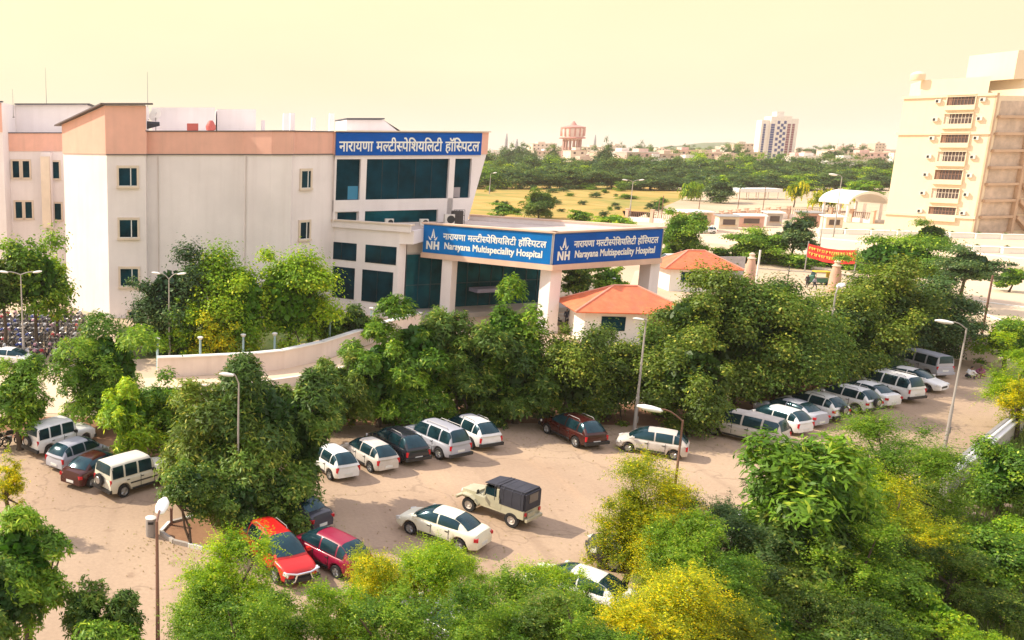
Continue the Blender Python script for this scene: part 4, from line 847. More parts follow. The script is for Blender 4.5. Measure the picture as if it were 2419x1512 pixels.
# ================================================================ PEOPLE
SKIN = mat('skin', (.22, .11, .07), .6); HAIR = mat('hair_black', (.012, .01, .01), .6)
def cloth(n, c): return mat('cloth_' + n, c, .9, var=.15, vscale=4)
def person(x, y, ang, pose, shirt, trousers, label, z=0.015, group=None, s=1.0):
    """one continuous skinned body; shirt, trousers, skin and hair are areas of it"""
    J = {}
    if pose == 'stand' or pose == 'walk':
        k = .18 if pose == 'walk' else .0
        J = dict(pel=(0, 0, .93), che=(.02, 0, 1.28), nek=(.0, 0, 1.48), hed=(.02, 0, 1.62), top=(.02, 0, 1.73), shl=(0, .19, 1.42), shr=(0, -.19, 1.42), ell=(-.04 + k * .5, .25, 1.15), elr=(-.04 - k * .5, -.25, 1.15), hal=(.08 + k, .25, .90), har=(.06 - k, -.25, .90),
                 hil=(0, .10, .90), hir=(0, -.10, .90), knl=(.04 + k, .11, .50), knr=(.04 - k * .4, -.11, .50), anl=(k * 1.2, .11, .09), anr=(-k * 1.6, -.11, .10), tol=(.17 + k * 1.2, .12, .04), tor=(.17 - k * 1.6, -.12, .04))
    else:                                          # squatting on the ground, arms round the knees
        J = dict(pel=(-.12, 0, .20), che=(.02, 0, .50), nek=(.08, 0, .70), hed=(.13, 0, .82), top=(.14, 0, .93), shl=(.05, .19, .63), shr=(.05, -.19, .63), ell=(.22, .26, .45), elr=(.22, -.26, .45), hal=(.42, .12, .42), har=(.42, -.12, .42),
                 hil=(-.12, .10, .18), hir=(-.12, -.10, .18), knl=(.26, .15, .50), knr=(.26, -.15, .50), anl=(.20, .14, .08), anr=(.20, -.14, .08), tol=(.38, .15, .04), tor=(.38, -.15, .04))
    rad = dict(pel=.145, che=.15, nek=.058, hed=.095, top=.07, shl=.075, shr=.075, ell=.045, elr=.045, hal=.04, har=.04, hil=.10, hir=.10, knl=.065, knr=.065, anl=.042, anr=.042, tol=.035, tor=.035)
    E_ = [('pel', 'che'), ('che', 'nek'), ('nek', 'hed'), ('hed', 'top'), ('che', 'shl'), ('che', 'shr'), ('shl', 'ell'), ('shr', 'elr'), ('ell', 'hal'), ('elr', 'har'), ('pel', 'hil'), ('pel', 'hir'), ('hil', 'knl'), ('hir', 'knr'), ('knl', 'anl'), ('knr', 'anr'), ('anl', 'tol'), ('anr', 'tor')]
    ks = list(J); me = bpy.data.meshes.new('tmp'); me.from_pydata([J[k] for k in ks], [(ks.index(a), ks.index(b)) for a, b in E_], [])
    o = bpy.data.objects.new('tmp', me); C.objects.link(o); md = o.modifiers.new('s', 'SKIN')
    if not me.skin_vertices: bpy.context.view_layer.update()
    for k, sv in zip(ks, me.skin_vertices[0].data): sv.radius = (rad[k], rad[k]); sv.use_root = (k == 'pel')
    sb = o.modifiers.new('u', 'SUBSURF'); sb.levels = sb.render_levels = 1
    dg = bpy.context.evaluated_depsgraph_get(); dg.update(); m2 = bpy.data.meshes.new_from_object(o.evaluated_get(dg)); bpy.data.objects.remove(o)
    m2.name = 'person'
    for q in (shirt, trousers, SKIN, HAIR): m2.materials.append(q)
    hip = J['pel'][2] + (.02 if pose != 'sit' else .0)
    for f in m2.polygons:
        f.use_smooth = True; c_ = f.center; i = 0
        dk = min(ks, key=lambda k: (Vector(J[k]) - c_).length - rad[k] * .6)
        if dk in ('hal', 'har', 'nek', 'tol', 'tor'): i = 2
        if dk in ('hed', 'top'): i = 3 if (c_.z > J['hed'][2] + .05 or c_.x < J['hed'][0] - .03) else 2
        if dk in ('pel', 'hil', 'hir', 'knl', 'knr', 'anl', 'anr'): i = 1
        f.material_index = i
    o = bpy.data.objects.new('person', m2); C.objects.link(o); o.location = (x, y, z); o.rotation_euler = (0, 0, ang); o.scale = (s, s, s)
    return tag(o, label, 'person', group)
CW, CR, CB, CD, CP = cloth('white', (.75, .73, .7)), cloth('red', (.5, .03, .05)), cloth('blue', (.12, .2, .45)), cloth('dark', (.04, .04, .06)), cloth('purple', (.30, .08, .16))
p = G(2288, 896); person(p.x, p.y, R(0), 'sit', CW, CD, 'person in a white shirt sitting on the ground, left of the seated pair', s=1.15)
p = G(2318, 894); person(p.x, p.y, R(180), 'sit', CP, CP, 'person in plum red clothes sitting on the ground, right of the seated pair', s=1.15)
p = G(1905, 680); person(p.x, p.y, R(-90), 'stand', CD, CD, 'person in dark blue standing at the left end of the rickshaw')
p = G(1922, 686); person(p.x, p.y, R(-60), 'walk', cloth('lilac', (.35, .33, .42)), CD, 'person in a grey shirt walking in front of the rickshaw')
p = V(1408, 740, 89.5); person(p.x, p.y, R(-100), 'walk', cloth('paleblue', (.4, .5, .75)), CB, 'person in a light blue shirt behind the dusty white SUV under the canopy')
p = V(1463, 690, 101); person(p.x, p.y, R(200), 'stand', CR, CR, 'person dressed in red seen below the canopy beside the dark person')
p = V(1450, 690, 101); person(p.x, p.y, R(-20), 'stand', CD, CD, 'person dressed in black seen below the canopy')
p = V(1337, 765, 86); person(p.x, p.y, R(-90), 'stand', CD, CD, 'person in dark clothes just right of the corner column')

# ================================================================ LOT ISLAND, BIN, POST
p = G(357, 1266); o = thing('litter_bin', (p.x, p.y, .012), 'grey cylindrical litter bin with dark mouth by the planted island', 'bin')
t = MB(); t.lathe([(.24, 0), (.25, .05), (.25, .85), (.22, .88)], n=20); t.build('drum', mat('bin_grey', (.32, .29, .28), .6), o, True, False)
t = MB(); t.lathe([(.26, .88), (.26, .92), (.12, .98), (.02, .99)], n=20); t.build('lid', WHITE, o, True, False)
t = MB(); t.box((0, -.245, .72), (.26, .03, .12)); t.build('mouth', BLACK, o, False, False)
isl = gp([(380, 1262), (400, 1240), (470, 1222), (640, 1215), (760, 1230), (720, 1262), (640, 1290), (560, 1305), (480, 1300), (410, 1284)])
b = MB(); b.prism([(v.x, v.y) for v in isl], 0, .1); struct(b.build('planted_bed', SOILM))
r_ = thing('island_kerb', (isl[0].x, isl[0].y, 0), 'white and grey painted kerb stones round the planted island', 'kerb')
for i in range(len(isl)):
    a, c = isl[i], isl[(i + 1) % len(isl)]; L = (c - a).length; n_ = max(1, int(L / .7)); FR, L = frame(a.x, a.y, c.x, c.y)
    for k in range(n_):
        t = MB(); t.fbox(FR, k * L / n_ + .01, (k + 1) * L / n_ - .01, 0, .2, -.08, .08); t.build('kerb_stone', [WHITE, CONC][(i + k) % 2], r_)
p = G(405, 1245); b = MB(); b.box((p.x, p.y, .45), (.13, .13, .9)); b.box((p.x, p.y, .93), (.16, .16, .06)); tag(b.build('short_post', RUST), 'short brown wooden post beside the litter bin', 'post')
b = MB(); b.tube([(p.x - .05, p.y, .8), (p.x - .4, p.y, 1.0), (p.x - .8, p.y, .9), (p.x - 1.0, p.y, .1)], .012, 5); tag(b.build('wire_loop', METAL), 'thin bent wire hoop between litter bin and wooden post', 'wire')
# ================================================================ TREES
def leaf_mat(name, gain=1.0, trans=0.33):
    m = bpy.data.materials.new(name); m.use_nodes = True; n = m.node_tree.nodes; l = m.node_tree.links
    for q in list(n): n.remove(q)
    out = n.new('ShaderNodeOutputMaterial'); at = n.new('ShaderNodeAttribute'); at.attribute_name = 'leaf'
    d = n.new('ShaderNodeBsdfDiffuse'); t = n.new('ShaderNodeBsdfTranslucent'); mx = n.new('ShaderNodeMixShader'); mx.inputs[0].default_value = trans
    l.new(at.outputs['Color'], d.inputs[0])
    g = n.new('ShaderNodeMixRGB'); g.blend_type = 'MULTIPLY'; g.inputs[0].default_value = 1; g.inputs[2].default_value = (1.3, 1.3, .35, 1); l.new(at.outputs['Color'], g.inputs[1]); l.new(g.outputs[0], t.inputs[0])
    l.new(d.outputs[0], mx.inputs[1]); l.new(t.outputs[0], mx.inputs[2])
    gl = n.new('ShaderNodeBsdfGlossy'); gl.inputs['Roughness'].default_value = .45; gl.inputs[0].default_value = (.9, .95, .8, 1)
    m2 = n.new('ShaderNodeMixShader'); m2.inputs[0].default_value = .02; l.new(mx.outputs[0], m2.inputs[1]); l.new(gl.outputs[0], m2.inputs[2]); l.new(m2.outputs[0], out.inputs[0])
    return m
LEAF = leaf_mat('leaves'); LEAF_FINE = leaf_mat('fine_leaves', trans=.5)
def norm(a): return a / np.maximum(np.linalg.norm(a, axis=1, keepdims=True), 1e-9)
def rdir(rng, n): return norm(rng.normal(size=(n, 3)))
def leaves_mesh(name, P_, Nn, ln, wd_, col, tan=None):
    n = len(P_); 
    if tan is None: tan = rdir(np.random.default_rng(n), n)
    t = norm(tan - Nn * (tan * Nn).sum(1, keepdims=True)); b_ = np.cross(Nn, t)
    ln = np.broadcast_to(np.asarray(ln, float), (n,))[:, None]; wd_ = np.broadcast_to(np.asarray(wd_, float), (n,))[:, None]
    v = np.empty((n, 4, 3)); v[:, 0] = P_ - t * ln / 2; v[:, 1] = P_ + b_ * wd_ / 2 + Nn * wd_ * .12; v[:, 2] = P_ + t * ln / 2; v[:, 3] = P_ - b_ * wd_ / 2 + Nn * wd_ * .12
    me = bpy.data.meshes.new(name); me.vertices.add(4 * n); me.vertices.foreach_set('co', v.reshape(-1).astype(np.float32))
    me.loops.add(4 * n); me.loops.foreach_set('vertex_index', np.arange(4 * n, dtype=np.int32)); me.polygons.add(n); me.polygons.foreach_set('loop_start', np.arange(0, 4 * n, 4, dtype=np.int32))
    a = me.attributes.new('leaf', 'FLOAT_COLOR', 'FACE'); c4 = np.ones((n, 4), np.float32); c4[:, :3] = np.clip(col, 0.003, 1); a.data.foreach_set('color', c4.reshape(-1))
    me.update(); me.materials.append(LEAF); return me
PAL = {  # dark leaf, bright leaf, accent, accent share
 'deep': ((.035, .085, .022), (.13, .24, .035), (.28, .33, .06), .10),
 'olive': ((.04, .085, .018), (.17, .26, .030), (.36, .38, .07), .09),
 'green': ((.045, .13, .016), (.18, .34, .025), (.34, .46, .05), .12),
 'bright': ((.09, .22, .012), (.30, .48, .020), (.48, .56, .03), .15),
 'yellow': ((.14, .23, .010), (.42, .48, .015), (.70, .60, .01), .28),
 'flower': ((.10, .17, .015), (.34, .42, .02), (.85, .68, .01), .17),
 'teal': ((.030, .070, .038), (.09, .18, .065), (.20, .27, .10), .10),
 'far': ((.030, .085, .040), (.11, .21, .060), (.24, .30, .08), .12),
}
def crown_mesh(name, rx, ry, rz, seed, style='broad', pal='deep', leaf=.2, dens=1.0, bottom=-.8):
    """leaves spread through clumps that fill an uneven crown centred on the origin"""
    rng = np.random.default_rng(seed); dk, br, ac, ash = [np.array(q) for q in PAL[pal][:3]] + [PAL[pal][3]]
    nc = int(24 + 14 * rng.random()); cd = rdir(rng, nc * 3); cd = cd[cd[:, 2] > bottom][:nc]; nc = len(cd)
    lob = 1 + .22 * np.sin(3 * np.arctan2(cd[:, 1], cd[:, 0]) + rng.random() * 6) * (1 - abs(cd[:, 2])) + .20 * rng.normal(size=nc)
    rr = (rng.random(nc) ** .35) * .78 * np.clip(lob, .5, 1.5); cc = cd * rr[:, None]
    cr_ = .15 + .26 * rng.random(nc); S = np.array([rx, ry, rz]); mean = (rx * ry * rz) ** (1 / 3)
    area = 4 * math.pi * mean ** 2; n = int(min(60000, dens * (7.0 if style == 'feather' else 5.5) * area / (leaf * leaf * .5)))
    if style == 'broad':
        w = cr_ ** 2; idx = rng.choice(nc, n, p=w / w.sum()); d = rdir(rng, n); d[:, 2] = np.where(d[:, 2] < -.35, -d[:, 2] * .7, d[:, 2])
        r_ = cr_[idx] * (rng.random(n) ** .4) * (1 + .25 * rng.normal(size=n)); U = cc[idx] + d * r_[:, None] * np.array([1, 1, .8]); P_ = U * S
        Nn = norm(d * 1.0 + np.array([0, 0, .6]) + rng.normal(size=(n, 3)) * .38); ln = leaf * (.7 + .7 * rng.random(n)); wd_ = ln * .58; tan = None
        bump_ = rng.random(n); 
    elif style == 'tuft':       # whorls of long leaves at the shoot tips
        ns = n // 9; w = cr_ ** 2; ci = rng.choice(nc, ns, p=w / w.sum()); d = rdir(rng, ns); d[:, 2] = abs(d[:, 2]) * .8 - .15
        tip = (cc[ci] + d * (cr_[ci] * (.6 + .5 * rng.random(ns)))[:, None]) * S; idx = np.repeat(ci, 9); n = len(idx)
        ax = norm(d * .7 + np.array([0, 0, .6])); ax = np.repeat(ax, 9, 0); tip = np.repeat(tip, 9, 0); tan = norm(rng.normal(size=(n, 3)) + ax * .5)
        ln = leaf * (1.2 + .9 * rng.random(n)); P_ = tip + tan * (ln * .5)[:, None]; Nn = norm(ax + rng.normal(size=(n, 3)) * .25); wd_ = ln * .30
    elif style == 'feather':    # fine leaflets lined up along arching twigs
        per = 26; ns = n // per; w = cr_ ** 2; ci = rng.choice(nc, ns, p=w / w.sum()); d = rdir(rng, ns); d[:, 2] = d[:, 2] * .6 + .15; d = norm(d)
        st = cc[ci] + d * (cr_[ci] * .35 * rng.random(ns))[:, None]; Lt = .75 * (.5 + .8 * rng.random(ns)) * min(1.3, mean / 2.0)
        u = np.tile(np.linspace(0, 1, per), ns); idx = np.repeat(ci, per); n = len(idx); dd = np.repeat(d, per, 0); LL = np.repeat(Lt, per)
        P_ = np.repeat(st * S, per, 0) + dd * (u * LL)[:, None] + np.array([0, 0, -.28]) * ((u ** 2) * LL)[:, None]
        sidev = norm(np.cross(dd, np.array([0, 0, 1.]))); sg = np.where(np.arange(n) % 2 == 0, 1, -1)[:, None]
        tan = norm(sidev * sg + dd * .5 + rng.normal(size=(n, 3)) * .2); ln = leaf * .98 * (1.1 - .5 * u) * (.8 + .4 * rng.random(n)); P_ = P_ + tan * (ln * .5)[:, None] + rng.normal(size=(n, 3)) * .025
        Nn = norm(np.array([0, 0, 1.]) + dd * .3 + rng.normal(size=(n, 3)) * .4); wd_ = ln * .38
    elif style == 'weep':       # hanging curtains of leaves
        per = 22; ns = n // per; w = cr_ ** 2; ci = rng.choice(nc, ns, p=w / w.sum()); d = rdir(rng, ns); d[:, 2] = abs(d[:, 2])
        st = (cc[ci] + d * (cr_[ci] * (.7 + .4 * rng.random(ns)))[:, None]) * S; u = np.tile(np.linspace(0, 1, per), ns); idx = np.repeat(ci, per); n = len(idx); Lt = np.repeat(.6 + 1.5 * rng.random(ns), per)
        out_ = np.repeat(norm(d * np.array([1, 1, 0.01])), per, 0); P_ = np.repeat(st, per, 0) + out_ * (np.sqrt(u) * .35)[:, None] - np.array([0, 0, 1.]) * (u ** 1.3 * Lt)[:, None] + rng.normal(size=(n, 3)) * .07
        tan = norm(np.array([0, 0, -1.]) + rng.normal(size=(n, 3)) * .5); Nn = norm(out_ + np.array([0, 0, .5]) + rng.normal(size=(n, 3)) * .4); ln = leaf * (.7 + .6 * rng.random(n)); wd_ = ln * .45
    lo, hi = np.percentile(P_, 1.2, axis=0), np.percentile(P_, 98.8, axis=0); c0_ = (lo + hi) / 2; k0_ = 2 * S / np.maximum(hi - lo, .05); k0_ = np.clip(k0_, .6, 1.9)
    P_ = (P_ - c0_) * k0_; cc = (cc * S - c0_) * k0_ / S
    # colour: every clump its own mixture, a few accents, leaf-to-leaf scatter
    cm = rng.random(nc) ** 1.2; ck = np.clip(cm[idx] * .75 + .45 * rng.random(n) - .05, 0, 1)[:, None]
    col = dk * (1 - ck) + br * ck
    isac = (rng.random(n) < ash * (.25 + 1.5 * cm[idx])); col[isac] = ac * (.7 + .6 * rng.random((isac.sum(), 1)))
    col *= (.8 + .4 * rng.random((n, 1))) * np.array((1.20, 1.10, .9))
    if style in ('broad', 'tuft', 'weep'):   # a few coarse inner leaves close the heart of the crown
        m_ = int(n * .06); q = rdir(rng, m_) * (rng.random((m_, 1)) ** .5) * .62 * S; P_ = np.vstack([P_, q]); Nn = np.vstack([Nn, rdir(rng, m_)]); ln = np.concatenate([ln, np.full(m_, leaf * 3.2)]); wd_ = np.concatenate([wd_, np.full(m_, leaf * 2.4)]); col = np.vstack([col, np.tile(dk, (m_, 1))])
        if tan is not None: tan = np.vstack([tan, rdir(rng, m_)])
    if tan is None: tan = rdir(rng, len(P_))
    if style == 'feather': col = col * np.array((1.08, 1.04, 1.0))
    me_ = leaves_mesh(name, P_, Nn, ln, wd_, col, tan)
    if style == 'feather': me_.materials[0] = LEAF_FINE
    return me_, cc * S
def trunk_mesh(base_h, cc, r0, seed, stems=1):
    """tapered trunk from the ground (z = -base_h) up into the crown (origin) with limbs to the clumps"""
    rnd = random.Random(seed); b = MB()
    for s in range(stems):
        ox, oy = (rnd.uniform(-.25, .25), rnd.uniform(-.25, .25)) if stems > 1 else (0, 0)
        fork = Vector((rnd.uniform(-.3, .3), rnd.uniform(-.3, .3), -base_h * .35 if base_h > 1 else -.3)); base = Vector((ox * .5, oy * .5, -base_h))
        mid = (base + fork) / 2 + Vector((rnd.uniform(-.15, .15), rnd.uniform(-.15, .15), 0))
        b.tube([base, base + Vector((0, 0, .15)), mid, fork], [r0 * 1.4, r0, r0 * .8, r0 * .65], 8)
        pick = [Vector(c) for c in cc]; rnd.shuffle(pick)
        for c in pick[:9]:
            m_ = fork.lerp(c, .5) + Vector((rnd.uniform(-.2, .2), rnd.uniform(-.2, .2), rnd.uniform(-.1, .3)))
            b.tube([fork, m_, c], [r0 * .5, r0 * .28, r0 * .08], 5, cap=False)
    return b
TREECOUNT = [0]
def tree(xc, yt, ycb, hw, yb, style, pal, label, leaf=.2, dens=1.0, name='tree', cat='tree', group=None, depth=1.0, stems=1, r0=None, Y=None, bottom=-.8):
    TREECOUNT[0] += 1; seed = TREECOUNT[0] * 7 + 3
    Y = Y or G(xc, yb).y; mid = V(xc, (yt + ycb) / 2, Y); zt = V(xc, yt, Y).z; zb = max(.15, V(xc, ycb, Y).z); rx = hw / ppm(Y, mid.z); rz = max(.3, (zt - zb) / 2); cz = (zt + zb) / 2
    k = 1.0
    me, cc = crown_mesh('crown', rx * k, rx * k * depth, rz * k, seed, style, pal, leaf, dens, bottom)
    o = thing(name, (mid.x, Y, 0), label, cat, group)
    c = bpy.data.objects.new('crown', me); C.objects.link(c); c.parent = o; c.location = (0, 0, cz)
    tb = trunk_mesh(cz, cc, r0 or max(.05, min(.2, .03 * (zt) + .03)), seed, stems); t = tb.build('trunk', BARK, o, True, False); t.location = (0, 0, cz)
    return o
T = tree
# ---- behind the ramp wall, in front of the hospital
T(80, 558, 745, 80, 830, 'broad', 'green', 'broad green tree behind the two-headed lamp at the left edge', .3, .8, depth=.8)
T(5, 592, 745, 56, 835, 'broad', 'deep', 'dark tree cut off by the left edge above the motorcycles', .3, .8, depth=.8)
T(132, 612, 742, 38, 812, 'broad', 'bright', 'narrow green tree touching the sunlit hospital corner', .28, .8)
T(405, 592, 845, 92, 838, 'broad', 'teal', 'dark grey-green tree behind the two-headed lamp in front of the hospital', .24, .9, depth=.7, bottom=-1)
T(433, 715, 850, 52, 846, 'broad', 'bright', 'smaller light green tree below the dark grey-green one', .22, .8, bottom=-1)
T(558, 600, 835, 108, 838, 'broad', 'bright', 'yellow-green bushy tree in the middle of the hospital front', .26, .9, depth=.7, bottom=-1)
T(680, 598, 825, 112, 832, 'broad', 'bright', 'fresh green bushy tree beside the lower windows of the entrance block', .26, .9, depth=.7, bottom=-1)
T(735, 680, 815, 45, 818, 'broad', 'deep', 'dark low tree at the foot of the hospital wall left of the entrance block', .24, .9)
T(505, 740, 850, 50, 852, 'broad', 'yellow', 'low yellow-green bush at the foot of the yellow-green bushy tree', .22, .8, bottom=-1)
T(838, 722, 800, 52, 812, 'broad', 'deep', 'dark rounded shrub at the base of the entrance block windows', .24, .9, name='shrub', cat='shrub')
T(780, 735, 800, 32, 815, 'broad', 'green', 'small shrub beside the climbing ramp wall', .22, .9, name='shrub', cat='shrub')
# ---- the belt of trees behind the parked cars
T(250, 757, 975, 112, 1008, 'tuft', 'green', 'large round green tree left of the cream ramp wall', .17, .7)
T(42, 850, 1010, 66, 1062, 'tuft', 'green', 'green tree at the left edge above the parked motorcycle', .17, .8)
T(312, 905, 1070, 68, 1100, 'tuft', 'bright', 'bright green tree just behind the left row of cars', .16, .8)
T(20, 1070, 1200, 36, 1260, 'feather', 'yellow', 'yellow-green bush cut by the left edge in mid height', .12, 1.0, name='shrub', cat='shrub', bottom=-1)
T(395, 890, 1050, 60, 1085, 'tuft', 'green', 'green tree between the bright one and the big dark cluster', .17, .8)
T(486, 905, 1150, 95, 1195, 'tuft', 'olive', 'left tree of the big dark cluster in the car park', .17, .9)
T(610, 855, 1180, 125, 1215, 'tuft', 'deep', 'tallest tree of the big dark cluster in the car park', .17, 1.0)
T(705, 890, 1150, 95, 1190, 'tuft', 'deep', 'right tree of the big dark cluster overhanging the grey sedan', .17, 1.0)
T(445, 1090, 1222, 62, 1292, 'broad', 'deep', 'small tree with forked trunk on the planted island', .13, 1.0, stems=2, r0=.07)
T(565, 1120, 1235, 62, 1282, 'broad', 'deep', 'small dark tree on the island left of the red car', .13, 1.0, r0=.09)
T(665, 1120, 1240, 60, 1262, 'broad', 'deep', 'small dark tree behind the bright red car', .14, 1.0)
T(800, 845, 1000, 82, 1020, 'tuft', 'olive', 'olive tree right of the big dark cluster behind the white hatchback', .17, .9)
T(1636, 694, 800, 74, 955, 'broad', 'olive', 'olive tree crown covering the right half of the near red roof', .19, .9)
T(900, 775, 985, 78, 1008, 'tuft', 'green', 'green tree where the ramp wall disappears', .18, .9)
T(985, 715, 985, 100, 1000, 'tuft', 'green', 'tall green tree in front of the entrance block corner', .18, .9)
T(1085, 745, 985, 85, 998, 'tuft', 'deep', 'dark green tree before the second canopy column', .18, .9)
T(1190, 672, 960, 72, 985, 'tuft', 'green', 'tall pale topped tree in front of the entrance glazing', .18, .8)
T(1225, 790, 985, 80, 1000, 'tuft', 'deep', 'dark tree left of the corner column base', .18, .9)
T(1350, 775, 985, 95, 1005, 'broad', 'olive', 'dense olive tree above the maroon SUV', .17, .9)
T(1445, 795, 990, 74, 985, 'broad', 'olive', 'dense dark tree left of the tall slim lamp', .17, .9)
T(1640, 785, 1010, 98, 1030, 'broad', 'olive', 'drooping olive tree right of the tall slim lamp', .17, 1.0)
T(1540, 770, 955, 65, 968, 'broad', 'deep', 'dark tree directly behind the tall slim lamp', .17, .9)
T(1700, 645, 925, 120, 950, 'broad', 'olive', 'tall broad tree beside the near red roof', .19, 1.0)
T(1800, 670, 938, 118, 955, 'broad', 'deep', 'broad dark tree above the dusty minivan', .19, 1.0)
T(1900, 700, 912, 92, 930, 'broad', 'deep', 'dark tree above the white compact SUVs', .19, 1.0)
T(1995, 692, 885, 92, 905, 'broad', 'olive', 'brownish tree around the buried street lamp', .20, 1.0)
T(2075, 620, 858, 92, 878, 'broad', 'olive', 'rust tinged tree above the white sedan of the right row', .20, 1.0)
T(2150, 660, 832, 90, 852, 'broad', 'teal', 'dark blue-green tree above the tall white SUV', .20, 1.0)
T(2225, 705, 825, 70, 848, 'broad', 'teal', 'dark spreading tree at the far end of the right row', .20, 1.0)
# more of the belt, standing behind and between its front trees
T(930, 830, 1000, 70, 992, 'tuft', 'deep', 'dark low tree filling the gap below the ramp wall end', .18, .8, bottom=-1)
T(1145, 850, 1000, 70, 990, 'tuft', 'deep', 'dark low tree under the pale topped one', .18, .8, bottom=-1)
T(1285, 850, 980, 50, 988, 'broad', 'deep', 'dark tree just right of the corner column base', .18, .9, bottom=-1)
T(1400, 880, 985, 75, 985, 'broad', 'deep', 'low dark tree filling the shade above the maroon SUV', .18, .9, bottom=-1)
T(1570, 880, 1000, 50, 985, 'broad', 'deep', 'low dark tree between the slim lamp and the drooping olive tree', .18, .9, bottom=-1)
T(1745, 760, 935, 85, 952, 'broad', 'olive', 'olive tree whose crown hangs over the minivan nose', .19, .9, bottom=-1)
T(1850, 800, 912, 78, 930, 'broad', 'deep', 'dark low tree behind the silver-white sedan', .19, .9, bottom=-1)
T(1950, 780, 892, 78, 905, 'broad', 'deep', 'dark low tree behind the two compact SUVs', .19, .9, bottom=-1)
T(2050, 770, 868, 72, 880, 'broad', 'teal', 'dark low tree behind the white sedan of the right row', .19, .9, bottom=-1)
T(760, 870, 1010, 60, 1060, 'tuft', 'deep', 'dark tree at the right shoulder of the big cluster', .17, .9)
T(540, 950, 1190, 110, 1225, 'tuft', 'olive', 'front middle tree of the big dark cluster, olive tinted', .16, 1.0, bottom=-1)
T(330, 955, 1060, 60, 1088, 'tuft', 'bright', 'low bright tree in front of the bright green one behind the left row', .16, .9, bottom=-1)
# ---- beyond the lot on the right
T(2120, 560, 650, 105, 700, 'broad', 'green', 'wide low green tree beyond the red banner', .25, .9)
T(2290, 585, 668, 58, 735, 'broad', 'teal', 'small tree with bare trunk against the pale paving', .22, .8)
T(2200, 522, 588, 38, 612, 'broad', 'deep', 'small round tree in front of the beige tower', .25, .9)
T(1880, 508, 585, 42, 625, 'tuft', 'teal', 'thin bluish tree with gaps left of the red banner', .3, .6)
T(1790, 543, 605, 60, 622, 'broad', 'green', 'rounded green tree left of the thin bluish tree', .3, .9)
T(1612, 500, 590, 48, 612, 'broad', 'green', 'green tree right of the canopy sign end', .3, .9)
T(1275, 447, 510, 36, 516, 'tuft', 'deep', 'dark bush standing in the yellow field', .4, .8, name='shrub', cat='shrub')
T(1192, 480, 512, 34, 520, 'broad', 'green', 'low green bush left of the dark bush in the field', .4, .8, name='shrub', cat='shrub')
T(1370, 497, 525, 26, 530, 'broad', 'green', 'round green bush behind the canopy roof in the field', .4, .8, name='shrub', cat='shrub')
T(1450, 510, 530, 45, 538, 'broad', 'bright', 'flat bright green bush behind the canopy roof', .4, .8, name='shrub', cat='shrub')
T(1635, 432, 470, 28, 474, 'weep', 'bright', 'light green weeping tree at the right end of the field', .5, .8)
T(1705, 420, 475, 35, 480, 'broad', 'teal', 'dark rounded tree left of the flat white canopy', .5, .8)
T(1700, 415, 440, 22, 478, 'broad', 'bright', 'pale green topped tree beside the flat white canopy', .5, .8)
T(1880, 430, 470, 24, 490, 'weep', 'yellow', 'yellowish palm-like tree right of the flat white canopy', .5, .7)
T(2030, 428, 462, 38, 475, 'broad', 'bright', 'light green dome-shaped tree behind the arched canopy', .5, .9)
T(1960, 450, 490, 40, 500, 'weep', 'yellow', 'yellow-green fronds left of the arched canopy', .5, .6)
T(1368, 622, 705, 42, 712, 'broad', 'deep', 'dark garden shrub seen under the canopy right of the corner column', .3, .9, name='shrub', cat='shrub', bottom=-1)
T(1440, 630, 700, 40, 706, 'broad', 'green', 'green garden shrub seen under the canopy left of the right column', .3, .9, name='shrub', cat='shrub', bottom=-1)
# clipped round shrubs of the verge
vs_ = [(1585, 570, 605, 22), (1620, 578, 612, 20), (1655, 582, 615, 20), (1700, 585, 612, 24), (1745, 588, 615, 24), (1815, 592, 622, 26), (1862, 598, 630, 26), (1900, 603, 635, 28), (1952, 598, 628, 34), (2000, 605, 636, 30), (2045, 620, 645, 28), (1560, 590, 612, 18)]
me0, cc0 = crown_mesh('crown', 1, 1, .85, 991, 'broad', 'green', .22, .5, -1); pb = thing('clipped_shrub', (0, 0, 0), '', 'shrub'); cb = bpy.data.objects.new('crown', me0); C.objects.link(cb); cb.parent = pb; cb.location = (0, 0, .8)
tb = trunk_mesh(.8, cc0 * .8, .05, 3).build('trunk', BARK, pb, True, False); tb.location = (0, 0, .8)
for i, (x, yt, yb, hw) in enumerate(vs_):
    o = pb if i == 0 else copy_tree(pb); q = G(x, yb); k = hw / ppm(q.y); kz = max(.5, V(x, yt, q.y).z / 1.65)
    o.location = (q.x, q.y, 0); o.scale = (k, k, kz); o.rotation_euler = (0, 0, i * 1.1); o['label'] = 'rounded clipped shrub in the green verge beyond the red roof kiosk'; o['group'] = 'clipped shrubs of the verge'; o['category'] = 'shrub'
# ---- near trees, bases mostly below the picture
T(45, 1215, 1440, 105, 1700, 'tuft', 'green', 'near green tree filling the lower left edge', .11, .9)
T(10, 1330, 1500, 70, 1760, 'tuft', 'deep', 'darker near tree in the bottom left corner', .11, .9)
T(200, 1385, 1500, 50, 1740, 'tuft', 'deep', 'small tree top near the bottom left, left of a pair', .10, .8)
T(282, 1398, 1520, 48, 1745, 'tuft', 'deep', 'small tree top near the bottom left, right of a pair', .10, .8)
T(240, 1470, 1600, 100, 1800, 'tuft', 'green', 'green tree top along the bottom edge left of the nearest lamp pole', .10, .8)
T(540, 1262, 1560, 108, 1720, 'feather', 'bright', 'bright green feathery tree in front of the red cars', .11, 1.3)
T(470, 1390, 1580, 70, 1760, 'feather', 'green', 'green feathery tree right of the nearest lamp pole', .11, 1.2)
T(645, 1405, 1580, 80, 1745, 'feather', 'bright', 'feathery tree overlapping the front of the bright red car', .11, 1.1)
T(720, 1430, 1600, 80, 1780, 'feather', 'green', 'thin see-through feathery tree below the bright red car', .10, .6)
